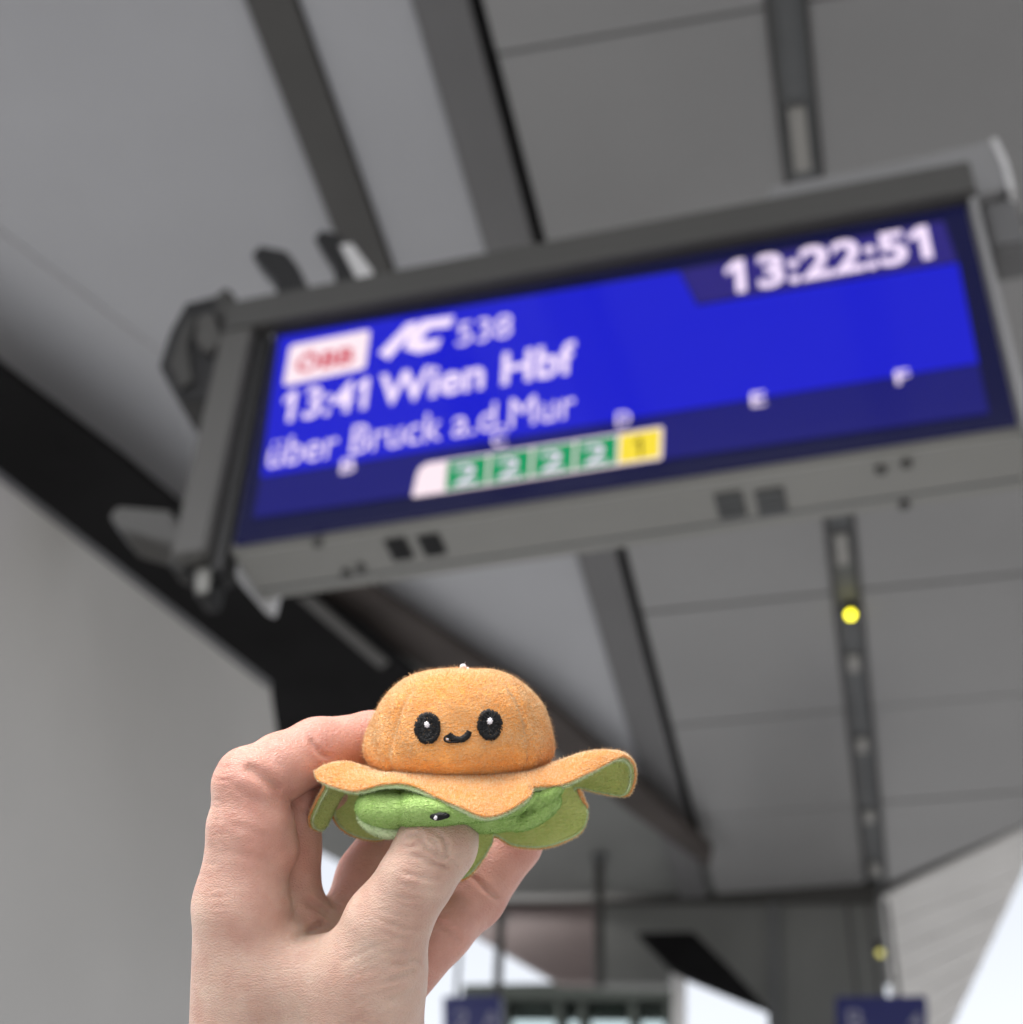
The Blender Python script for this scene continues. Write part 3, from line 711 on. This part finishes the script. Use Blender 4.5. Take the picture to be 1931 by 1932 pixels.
M_pale = plush('pale_green_plush', (0.66,0.76,0.48), (0.52,0.66,0.34)); 
M_thr, nt, b = nmat('black_thread'); b.inputs['Base Color'].default_value = (0.006,0.006,0.007,1); b.inputs['Roughness'].default_value = 0.6; b.inputs['Specular IOR Level'].default_value = 0.25
M_thw, nt, b = nmat('white_thread'); b.inputs['Base Color'].default_value = (0.80,0.76,0.80,1); b.inputs['Roughness'].default_value = 0.5

toy = empty('plush_toy', c2w(z2(880,1000,0))); tag(toy, 'small orange and green reversible burger plush with embroidered face held in the hand', 'plush toy')

def tri_normals(V, Fc):
    T = Fc if Fc.shape[1] == 3 else np.concatenate([Fc[:,[0,1,2]], Fc[:,[0,2,3]]])
    N = np.cross(V[T[:,1]]-V[T[:,0]], V[T[:,2]]-V[T[:,0]]); A = np.linalg.norm(N, axis=1)
    VN = np.zeros_like(V)
    for i in range(3): np.add.at(VN, T[:,i], N)
    VN /= np.maximum(np.linalg.norm(VN, axis=1), 1e-12)[:,None]
    return T, N, A, VN
def pile(name, V, Fc, count, length, width, mat, parent, comb=(0,1,0), tilt=0.5, rnd=0.45, keep=None):
    """short fabric pile: one thin tapered sliver per fibre, shaded with the cloth's own normal"""
    T, N, A, VN = tri_normals(V, Fc)
    rng = np.random.default_rng(abs(hash(name+str(count))) % 1000 if False else count % 9973)
    ti = rng.choice(len(T), count, p=A/A.sum())
    r1, r2 = rng.random(count), rng.random(count); s = np.sqrt(r1)
    w = np.stack([1-s, s*(1-r2), s*r2], 1)
    P = (V[T[ti]]*w[:,:,None]).sum(1); n = (VN[T[ti]]*w[:,:,None]).sum(1); n /= np.linalg.norm(n,axis=1)[:,None]
    if keep is not None:
        k = keep(P, n); P, n = P[k], n[k]
    c = len(P)
    comb = np.array(comb, float); ct = comb-n*(n @ comb)[:,None]
    rv = rng.normal(0, 1, (c,3)); rv -= n*(rv*n).sum(1)[:,None]; rv /= np.linalg.norm(rv,axis=1)[:,None]
    d = n*0.75+ct*tilt+rv*rnd*2; d /= np.linalg.norm(d,axis=1)[:,None]
    sd_ = np.cross(n, d); sd_ /= np.maximum(np.linalg.norm(sd_,axis=1),1e-9)[:,None]
    L = length*(0.6+0.7*rng.random(c))[:,None]
    a = P-n*0.0002; W_ = width*0.5
    Vt = np.stack([a+sd_*W_, a-sd_*W_, a+d*L], 1).reshape(-1,3)
    Ft = np.arange(c*3).reshape(-1,3)
    o = quick_mesh(name, c2w(Vt), Ft, mat, parent)
    nw = np.repeat(n @ R.T, 3, 0)
    o.data.normals_split_custom_set_from_vertices(nw.tolist())
    o['kind'] = 'stuff'
    return o

pile('fine_hair', HV, HF[:,::-1], 2600, 0.0040, 0.00005, hm, hand, comb=(-0.2,0.9,-0.3), tilt=1.3, rnd=0.2, keep=hair_zone)
# ---- orange bun
prof_y = np.array([106,114,135,160,200,250,310,400,490,560,610,652,686,712])
prof_r = np.array([0,160,245,300,355,408,452,492,521,526,509,470,425,365])
def bun_point(az, t):
    y = np.interp(t, np.linspace(0,1,len(prof_y)), prof_y); r = np.interp(t, np.linspace(0,1,len(prof_y)), prof_r)
    return y, r
NA, NT = 220, 150
tt = np.linspace(0,1,NT)
# smooth the profile by arc length
fy = np.interp(tt, np.linspace(0,1,len(prof_y)), prof_y); fr = np.interp(tt, np.linspace(0,1,len(prof_y)), prof_r)
for _ in range(25):
    fy[1:-1] = 0.25*fy[:-2]+0.5*fy[1:-1]+0.25*fy[2:]; fr[1:-1] = 0.25*fr[:-2]+0.5*fr[1:-1]+0.25*fr[2:]
BV = []
SEAMS = np.radians([-50, 49, 130, -130])
for i in range(NT):
    hgt = (fy[i]-108)/604
    for j in range(NA):
        az = 2*math.pi*j/NA                     # 0 = towards the camera, + = right
        r, y = fr[i], fy[i]
        for k, sa in enumerate(SEAMS):
            a0 = sa+(0.10*(1-hgt) if k == 0 else (-0.10*(1-hgt) if k == 1 else 0))
            da = (az-a0+math.pi) % (2*math.pi)-math.pi
            fade = max(0, min(1, (hgt-0.08)*5))
            r -= 15*math.exp(-(da/0.035)**2)*fade
            r += 7*math.exp(-((abs(da)-0.13)/0.10)**2)*fade
        r *= 1+0.012*math.sin(3*az+1.0)+0.008*math.sin(7*az+9*hgt)+0.006*math.sin(13*az-17*hgt)
        x = 882+r*math.sin(az)-16*(1-hgt)*0+6*math.sin(4*hgt)
        w = r*math.cos(az)*0.96
        y2 = y-0.10*w*(hgt-0.15)*(-1) - 0.02*(x-882)*(1-hgt) + 4*math.sin(2*az+3)
        y2 += 16*math.exp(-(((x-965)/50)**2+((w)/90)**2))*(1 if hgt < 0.25 else 0)
        BV.append(z2(x, y2, w))
BV = np.array(BV)
idx = np.arange(NT*NA).reshape(NT,NA); nx = np.roll(idx,-1,1)
BF = np.stack([idx[:-1], idx[1:], nx[1:], nx[:-1]], -1).reshape(-1,4)
_,_,_,vn = tri_normals(BV, BF)
if (vn[idx[NT//2,0]] @ np.array([0,0,-1])) < 0: BF = BF[:,::-1]
bun = quick_mesh('bun', c2w(BV), BF, M_or, toy); bun['label'] = 'orange stuffed dome with smiling face'
pile('bun_stray_fibres', BV, BF, 9000, 0.0019, 0.00008, M_orf, bun, comb=(0,1,0), tilt=0.1, rnd=0.25)
def bun_keep(P, n):                                       # pile thinned towards the base; deeper cloth imitates bounced light and lie of pile
    v = ((P[:,1]/P[:,2]*FPX+CY)-1225.7)/0.3418; u = ((P[:,0]/P[:,2]*FPX+CX)-565.7)/0.3418
    k = np.clip((v-500-30*np.sin(u/70)-18*np.sin(u/23+1))/150, 0, 1)
    return np.random.default_rng(8).random(len(P)) > 0.80*k
bunpile = pile('bun_pile', BV, BF, 170000, 0.0009, 0.00013, M_orf, bun, comb=(0,1,0), tilt=0.3, rnd=0.3, keep=bun_keep)

# ---- two-sided petal skirt
RIM = [ # x, y, w, theta, lift
 (480,740,480,130,15),(650,770,560,114,-5),(850,850,680,95,-5),(1010,912,745,82,-5),(1150,885,690,70,0),(1258,822,610,60,10),(1287,762,500,52,25),
 (1450,742,430,42,40),(1600,672,330,32,75),(1750,588,220,20,100),(1822,624,80,8,150),(1838,700,-60,0,180),(1815,775,-160,-6,190),(1770,797,-220,-12,175),(1650,780,-300,-20,130),(1530,752,-390,-28,90),
 (1570,840,-440,-34,40),(1582,910,-450,-40,30),(1545,1000,-440,-46,20),(1440,1060,-430,-52,20),(1320,1085,-430,-58,20),(1180,1070,-440,-65,20),(1075,1022,-450,-72,20),
 (1045,1085,-430,-78,20),(985,1175,-400,-84,20),(900,1245,-390,-92,20),(760,1245,-400,-102,20),(620,1150,-470,-112,20),(540,1025,-470,-120,20),
 (430,1048,-450,-128,20),(330,1030,-430,-135,20),(240,975,-400,-142,20),(190,890,-360,-149,20),(205,800,-310,-154,30),
 (175,890,-270,-159,30),(125,982,-220,-164,30),(78,972,-170,-169,35),(68,920,-120,-174,45),(108,832,-70,-179,60),(150,752,-20,-184,80),
 (108,706,40,-190,75),(108,676,110,-197,80),(135,722,190,-208,50),(300,775,350,-219,35)]
n_r = len(RIM); RA = np.array(RIM, float)
NS, NR = 420, 26
ts = np.linspace(0, n_r, NS, endpoint=False)
def cr_interp(ts):
    i = np.floor(ts).astype(int); f = (ts-i)[:,None]
    A = RA.copy()
    def g(k):
        q = A[k % n_r].copy(); q[:,3] -= 360*(k//n_r); return q
    p0,p1,p2,p3 = g(i-1),g(i),g(i+1),g(i+2)
    return 0.5*((2*p1)+(-p0+p2)*f+(2*p0-5*p1+4*p2-p3)*f**2+(-p0+3*p1-3*p2+p3)*f**3)
rim = cr_interp(ts)
SV = np.zeros((NR,NS,3))
for j in range(NS):
    x,y,w,th,lf = rim[j]; th = math.radians(th)
    ix, iw = 880+430*math.cos(th), 430*math.sin(th)*0.96
    iy = 678+0.04*iw
    p0 = np.array([ix,iy,iw]); p2 = np.array([x,y,w])
    hd = p2-p0; hd[1] = 0; out = np.array([math.cos(th),0,math.sin(th)])
    p1 = p0+(0.55+0.25*min(1,max(0,(lf-60)/60)))*hd+out*(70 if w < -250 else 20); p1[1] = iy-4+0.02*iw+(0.35*(y-iy) if w > 200 else 0)
    for i in range(NR):
        t = i/(NR-1)
        q = (1-t)**2*p0+2*t*(1-t)*p1+t*t*p2
        sm_ = min(1,t/0.5); sm_ = sm_*sm_*(3-2*sm_); q[1] -= 1.12*lf*2*t*(1-t)*sm_
        q[1] += 5*math.sin(6*th+5*t)*t+4*math.sin(13*th-3*t)*t*t
        SV[i,j] = q
QV = np.array([z2(*q) for q in SV.reshape(-1,3)])
idx = np.arange(NR*NS).reshape(NR,NS); nx = np.roll(idx,-1,1)
SF = np.stack([idx[:-1], idx[1:], nx[1:], nx[:-1]], -1).reshape(-1,4)
_,_,_,vn = tri_normals(QV, SF)
if (vn[idx[3,NS*3//n_r]] @ np.array([0,-1,0])) < 0: SF = SF[:,::-1]; vn = -vn
TH = 0.0018
tpar = np.repeat(np.linspace(0,1,NR), NS)
thick = TH*(0.85+0.3*np.sqrt(np.clip(1-((tpar-0.45)/0.60)**4,0,1)))
topV = QV+vn*thick[:,None]*0.5; botV = QV-vn*thick[:,None]*0.5
# the top sheet wraps a little over the rim, the lining closes the rest
rimi = idx[-1]; outd = QV[rimi]-QV[idx[-2]]; outd /= np.linalg.norm(outd,axis=1)[:,None]
edgeV = QV[rimi]+outd*0.0007+vn[rimi]*0.0007
def skirt_sheet(name, V, flip, mat):
    VV = np.concatenate([V, edgeV]); base = len(V); e = base+np.arange(NS); en = np.roll(e,-1); r0 = idx[-1]; r1 = np.roll(r0,-1)
    strip = np.stack([r0, e, en, r1], 1)
    FF = np.concatenate([SF, strip if (SF[0] == np.array([idx[0,0],idx[1,0],nx[1,0],nx[0,0]])).all() else strip[:,::-1]])
    if flip: FF = FF[:,::-1]
    return quick_mesh(name, c2w(VV), FF, mat, toy), VV, FF
sk, skV, skF = skirt_sheet('petal_skirt', topV, False, M_sk); sk['label'] = 'orange upper side of the petal skirt'
ln, lnV, lnF = skirt_sheet('skirt_lining', botV, True, M_ln); ln['label'] = 'green underside of the petal skirt'
frontw = np.clip((rim[:,2]-50)/250, 0, 1)
def hem(name, side, out, rad, mat, matf, par):
    rad = rad[:,None] if not np.isscalar(rad) else rad; out = out[:,None] if not np.isscalar(out) else out
    C = QV[rimi]+vn_s[rimi]*side+outd*out
    T = np.roll(C,-1,0)-np.roll(C,1,0); T /= np.linalg.norm(T,axis=1)[:,None]
    U = vn_s[rimi]-T*(vn_s[rimi]*T).sum(1)[:,None]; U /= np.linalg.norm(U,axis=1)[:,None]; W_ = np.cross(T,U); sg = 8
    V = np.stack([C+(U*math.cos(a)+W_*math.sin(a))*rad for a in np.linspace(0,2*math.pi,sg,endpoint=False)],1).reshape(-1,3)
    i0 = np.arange(NS)[:,None]*sg+np.arange(sg)[None]; i1 = np.roll(i0,-1,1); j0 = np.roll(i0,-1,0); j1 = np.roll(i1,-1,0)
    F = np.stack([i0,j0,j1,i1],-1).reshape(-1,4)
    _,_,_,nn = tri_normals(V,F)
    if ((V-np.repeat(C,sg,0))*nn).sum() < 0: F = F[:,::-1]
    o = quick_mesh(name, c2w(V), F, mat, par); pile(name+'_pile', V, F, 16000, 0.0009, 0.00013, matf, par, rnd=0.4)
    return o
vn_s = vn
hem('orange_hem', 0.0006, 0.0008-0.0005*frontw, 0.00045, M_sk, M_skf, sk); hem('green_hem', -0.0007, 0.0001, 0.0003+0.00035*frontw, M_pale, M_pale, ln)
pile('skirt_pile', skV, skF, 130000, 0.0008, 0.00013, M_skf, sk, comb=(0.2,0.3,-0.3), tilt=0.2, rnd=0.3)
pile('skirt_stray_fibres', skV, skF, 7000, 0.0017, 0.00008, M_orf, sk, tilt=0.1, rnd=0.25)
pile('lining_stray_fibres', lnV, lnF, 7000, 0.0017, 0.00008, M_lnf, ln, tilt=0.1, rnd=0.25)
pile('lining_pile', lnV, lnF, 130000, 0.0008, 0.00013, M_lnf, ln, comb=(0,0.4,0), tilt=0.2, rnd=0.3)

# ---- green folded body under the skirt
def zr(c, r):
    return z2(*c), np.array(r)*0.3418*PX*0.97
GB = [zr((870,800,0),(520,170,470)), zr((500,868,300),(190,125,190)), zr((880,866,540),(300,82,150)), zr((1050,905,320),(230,92,150)), zr((680,880,450),(200,84,135))]
FOLDS = [zr((1335,802,390),(135,58,110)), zr((1300,902,350),(165,60,120)), zr((1190,860,470),(150,46,100))]
def body_sdf(P):
    d = None
    for c, r in GB:
        e = ellipsoid(P, c, r); d = e if d is None else smin(d, e, 0.005)
    for k, (c, r) in enumerate(FOLDS):
        q = P-c; a = math.radians(26 if k != 1 else 30); ca, sa = math.cos(a), math.sin(a)
        q = np.stack([q[:,0]*ca-q[:,1]*sa*-1*-1, q[:,0]*sa+q[:,1]*ca, q[:,2]],1)
        d = np.minimum(d, ellipsoid(q+c, c, r))
    u = P[:,0]/P[:,2]*FPX+CX; w = (D0-P[:,2])/PX
    xx = (u-565.7)/0.3418
    d = d+0.0006*np.exp(-((xx-560)/14)**2)*(w > 60)
    return d
lo_ = np.min([c-r for c,r in GB+FOLDS],0)-0.006; hi_ = np.max([c+r for c,r in GB+FOLDS],0)+0.006
F_, lo_ = sdf_grid(body_sdf, lo_, hi_, 0.0007)
GV, GF = surface_nets(F_, lo_, 0.0007); GV = relax(GV, GF, 2, 0.4)
GF = GF[:,::-1]
_,_,_,vn = tri_normals(GV, GF)
k_ = np.argmin(GV[:,2])
if vn[k_] @ np.array([0,0,-1]) < 0: GF = GF[:,::-1]
gbod = quick_mesh('green_body', c2w(GV), GF, M_gr, toy); gbod['label'] = 'green inner head squeezed under the skirt'
pile('body_pile', GV, GF, 110000, 0.0010, 0.00014, M_grf, gbod, comb=(0.3,0.6,0), tilt=0.4, rnd=0.35)
# pale rolled edge of the left lump
lipp = [(335,880,300),(350,925,330),(400,968,370),(480,1000,395),(560,1008,400),(650,990,390)]
def tube(pts, rad, seg=10, sub=8):
    P = np.array(pts, float); n = len(P); out = []
    for i in range(n-1):
        p0,p1,p2,p3 = P[max(i-1,0)],P[i],P[i+1],P[min(i+2,n-1)]
        for f in np.linspace(0,1,sub,endpoint=(i == n-2)):
            out.append(0.5*((2*p1)+(-p0+p2)*f+(2*p0-5*p1+4*p2-p3)*f**2+(-p0+3*p1-3*p2+p3)*f**3))
    C = np.array(out); T = np.gradient(C,axis=0); T /= np.linalg.norm(T,axis=1)[:,None]
    U = np.cross(T, np.array([0,0,1.0])); U /= np.maximum(np.linalg.norm(U,axis=1),1e-9)[:,None]; W_ = np.cross(T,U)
    V = []; m = len(C)
    for i in range(m):
        r = rad if np.isscalar(rad) else np.interp(i/(m-1), np.linspace(0,1,len(rad)), rad)
        for a in np.linspace(0,2*math.pi,seg,endpoint=False): V.append(C[i]+(U[i]*math.cos(a)+W_[i]*math.sin(a))*r)
    F = [(i*seg+a, i*seg+(a+1) % seg, (i+1)*seg+(a+1) % seg, (i+1)*seg+a) for i in range(m-1) for a in range(seg)]
    return np.array(V), np.array(F)
LV, LF = tube([z2(*p) for p in lipp], [0.0006,0.0018,0.0024,0.0024,0.0018,0.0008])
_,_,_,vn = tri_normals(LV, LF)
if vn[np.argmin(LV[:,2])][2] > 0: LF = LF[:,::-1]
lip = quick_mesh('body_edge', c2w(LV), LF, M_pale, toy)
pile('edge_pile', LV, LF, 5000, 0.0010, 0.00016, M_pale, lip)

# ---- embroidery, laid on the cloth by casting onto its surface
def bvh(V, Fc): return BVHTree.FromPolygons([Vector(v) for v in V], [tuple(int(i) for i in f) for f in Fc])
BVB = bvh(BV, BF)
def on_surf(tree, px, py, lift):
    d = Vector(((px-CX)/FPX, (py-CY)/FPX, 1)).normalized()
    hit = tree.ray_cast(Vector((0,0,0)), d)
    if hit[0] is None: return None
    n = hit[1]
    if n.dot(d) > 0: n = -n
    return np.array(hit[0]+n*lift)
def patch(name, tree, outline, mat, parent, lift=0.0006, rings=7):
    O = np.array(outline, float); c = O.mean(0); m = len(O)
    V = []; F = []
    p = on_surf(tree, c[0], c[1], lift*1.25); V.append(p)
    for r in range(1, rings+1):
        for k in range(m):
            q = c+(O[k]-c)*r/rings
            l = lift*(1.25-0.5*(r/rings)**3)+(random.uniform(-1,1)*0.00012 if r < rings else -0.0003)
            p = on_surf(tree, q[0], q[1], l); V.append(p)
    for k in range(m): F.append((0, 1+k, 1+(k+1) % m))
    tri = []
    for r in range(rings-1):
        for k in range(m):
            a = 1+r*m+k; b_ = 1+r*m+(k+1) % m; tri += [(a, a+m, b_+m), (a, b_+m, b_)]
    return quick_mesh(name, c2w(np.array(V)), np.array(F+tri), mat, parent)
def stitches(name, tree, segs, mat, parent, lift=0.0009, r=0.00016):
    """satin stitches: each a thin raised thread from a to b"""
    V = []; F = []
    for a, b_ in segs:
        a = np.array(a); b_ = np.array(b_); base = len(V); ok = []
        for t in (0,0.25,0.5,0.75,1):
            q = a+(b_-a)*t
            p = on_surf(tree, q[0], q[1], lift*(0.35+0.65*math.sin(math.pi*(0.08+0.84*t)))+random.uniform(0,0.00015))
            if p is None: break
            ok.append(p)
        if len(ok) < 5: continue
        d = ok[-1]-ok[0]; d /= np.linalg.norm(d); sdv = np.cross(d, [0,0,-1]); sdv /= np.linalg.norm(sdv)
        for p in ok: V += [p-sdv*r, p+np.array([0,0,-1])*r*0.9, p+sdv*r]
        for i in range(4):
            q = base+i*3
            F += [(q,q+1,q+4,q+3),(q+1,q+2,q+5,q+4)]
    return quick_mesh(name, c2w(np.array(V)), np.array(F), mat, parent)
def Z2(x, y): return (565.7+x*0.3418, 1225.7+y*0.3418)
def Z6(x, y): return ((1000+x*0.3884)*0.6286, (2050+y*0.3884)*0.6286)
def eye(cx, cy, rx, ry, tilt, hl):
    ol = []
    for k in range(96):
        a = 2*math.pi*k/96; j = 1+random.uniform(-0.035,0.045)
        x, y = rx*math.cos(a)*j, ry*math.sin(a)*j
        ol.append(Z2(cx+x*math.cos(tilt)-y*math.sin(tilt), cy+x*math.sin(tilt)+y*math.cos(tilt)))
    e = patch('embroidered_eye', BVB, ol, M_thr, bun)
    segs = []
    for k in range(260):                                  # satin stitches fanning out to a ragged edge
        a = random.uniform(0,2*math.pi); r0 = random.uniform(0.25,0.8); r1 = min(r0+random.uniform(0.3,0.45), 1.09)
        if k < 150: r0, r1 = random.uniform(0.62,0.72), random.uniform(1.0,1.10)
        f = lambda r: Z2(cx+rx*r*math.cos(a)*math.cos(tilt)-ry*r*math.sin(a)*math.sin(tilt), cy+rx*r*math.cos(a)*math.sin(tilt)+ry*r*math.sin(a)*math.cos(tilt))
        segs.append((f(r0), f(r1)))
    stitches('eye_stitching', BVB, segs, M_thr, e, 0.0010, 0.00015)
    hx_, hy_, hr, hh = hl
    ol = []
    for k in range(24):
        a = 2*math.pi*k/24; j = 1.18 if k % 3 == 0 else 0.86
        ol.append(Z2(hx_+hr*j*math.cos(a), hy_+hh*j*math.sin(a)))
    patch('eye_highlight', BVB, ol, M_thw, e, 0.0012, 3)
eye(710,435,68,82,0.06,(711,416,16,19))
eye(1047,416,65,80,-0.05,(1046,399,16,20))
sm = [Z6(x,y) for x,y in ((1052,380),(1036,412),(1004,436),(962,441),(922,428),(898,398))]
def curve_pts(P, n):
    P = np.array(P); s = np.r_[0,np.cumsum(np.linalg.norm(np.diff(P,axis=0),axis=1))]; t = np.linspace(0,s[-1],n)
    for _ in range(1): Q = np.stack([np.interp(t,s,P[:,k]) for k in (0,1)],1)
    for _ in range(6): Q[1:-1] = 0.25*Q[:-2]+0.5*Q[1:-1]+0.25*Q[2:]
    return Q
SC = curve_pts(sm, 40); T_ = np.gradient(SC,axis=0); T_ /= np.linalg.norm(T_,axis=1)[:,None]; Nn = np.stack([-T_[:,1],T_[:,0]],1)
hw = 5.2
smV, smF = [], []
for i in range(40):
    k = hw*(0.75+0.25*math.sin(math.pi*i/39))
    for s in (-1,-0.5,0,0.5,1):
        q = SC[i]+Nn[i]*k*s*(1+random.uniform(-0.08,0.08)); smV.append(on_surf(BVB, q[0], q[1], 0.0007*(1-0.7*s*s)+0.0002))
for i in range(39):
    for s in range(4): smF.append((i*5+s, i*5+s+1, (i+1)*5+s+1, (i+1)*5+s))
smile = quick_mesh('embroidered_smile', c2w(np.array(smV)), np.array(smF), M_thr, bun)
segs = []
for k in range(95):
    i = random.randrange(39); e1, e2 = random.uniform(0.9,1.28), random.uniform(0.9,1.28); sh = T_[i]*random.uniform(-1.5,1.5)
    segs.append((SC[i]-Nn[i]*hw*e1, SC[i]+Nn[i]*hw*e2+sh))
stitches('smile_stitching', BVB, segs, M_thr, smile, 0.0010, 0.00014)
lp = [Z6(x,y) for x,y in ((900,404),(876,412),(864,430),(874,450),(905,458),(940,456),(975,455))]
LP = curve_pts(lp, 40)
V_, F2 = tube([on_surf(BVB,q[0],q[1],0.0008) for q in LP], 0.00028, 6, 2)
quick_mesh('loose_loop', c2w(V_), F2, M_thr, smile)
ol = [Z6(890+15*math.cos(a), 434+9*math.sin(a)) for a in np.linspace(0,2*math.pi,14,endpoint=False)]
patch('knot_highlight', BVB, ol, M_thw, smile, 0.0008, 3)
# eye of the green face just above the thumb
GVB = bvh(GV, GF)
ol = [Z2(776+56*math.cos(a)*(1+random.uniform(-0.05,0.05)), 912-3*math.cos(a)+16*math.sin(a)) for a in np.linspace(0,2*math.pi,40,endpoint=False)]
ge = patch('embroidered_eye', GVB, ol, M_thr, gbod, 0.0012, 4)
ol = [Z2(757+14*math.cos(a), 912+8*math.sin(a)) for a in np.linspace(0,2*math.pi,16,endpoint=False)]
patch('eye_highlight', GVB, ol, M_thw, ge, 0.0015, 3)
# white bead and thread ends on top
for (x,y,w,r) in ((903,94,60,18),(928,106,60,11),(888,108,60,9)):
    bm = bmesh.new(); c = c2w(z2(x,y,w)); bmesh.ops.create_icosphere(bm, subdivisions=3, radius=r*0.3418*PX, matrix=Matrix.Translation(Vector(c)) @ Matrix.Diagonal((1,1,0.85,1)))
    bm_obj('loop_knot', bm, M_thw, toy, smooth=True)
V_, F2 = tube([z2(905,98,60), z2(911,84,60), z2(915,66,62)], [0.00006,0.00005,0.00003], 5, 4)
quick_mesh('thread_end', c2w(V_), F2, M_thw, toy)
bpy.context.view_layer.update()
adopt(toy)
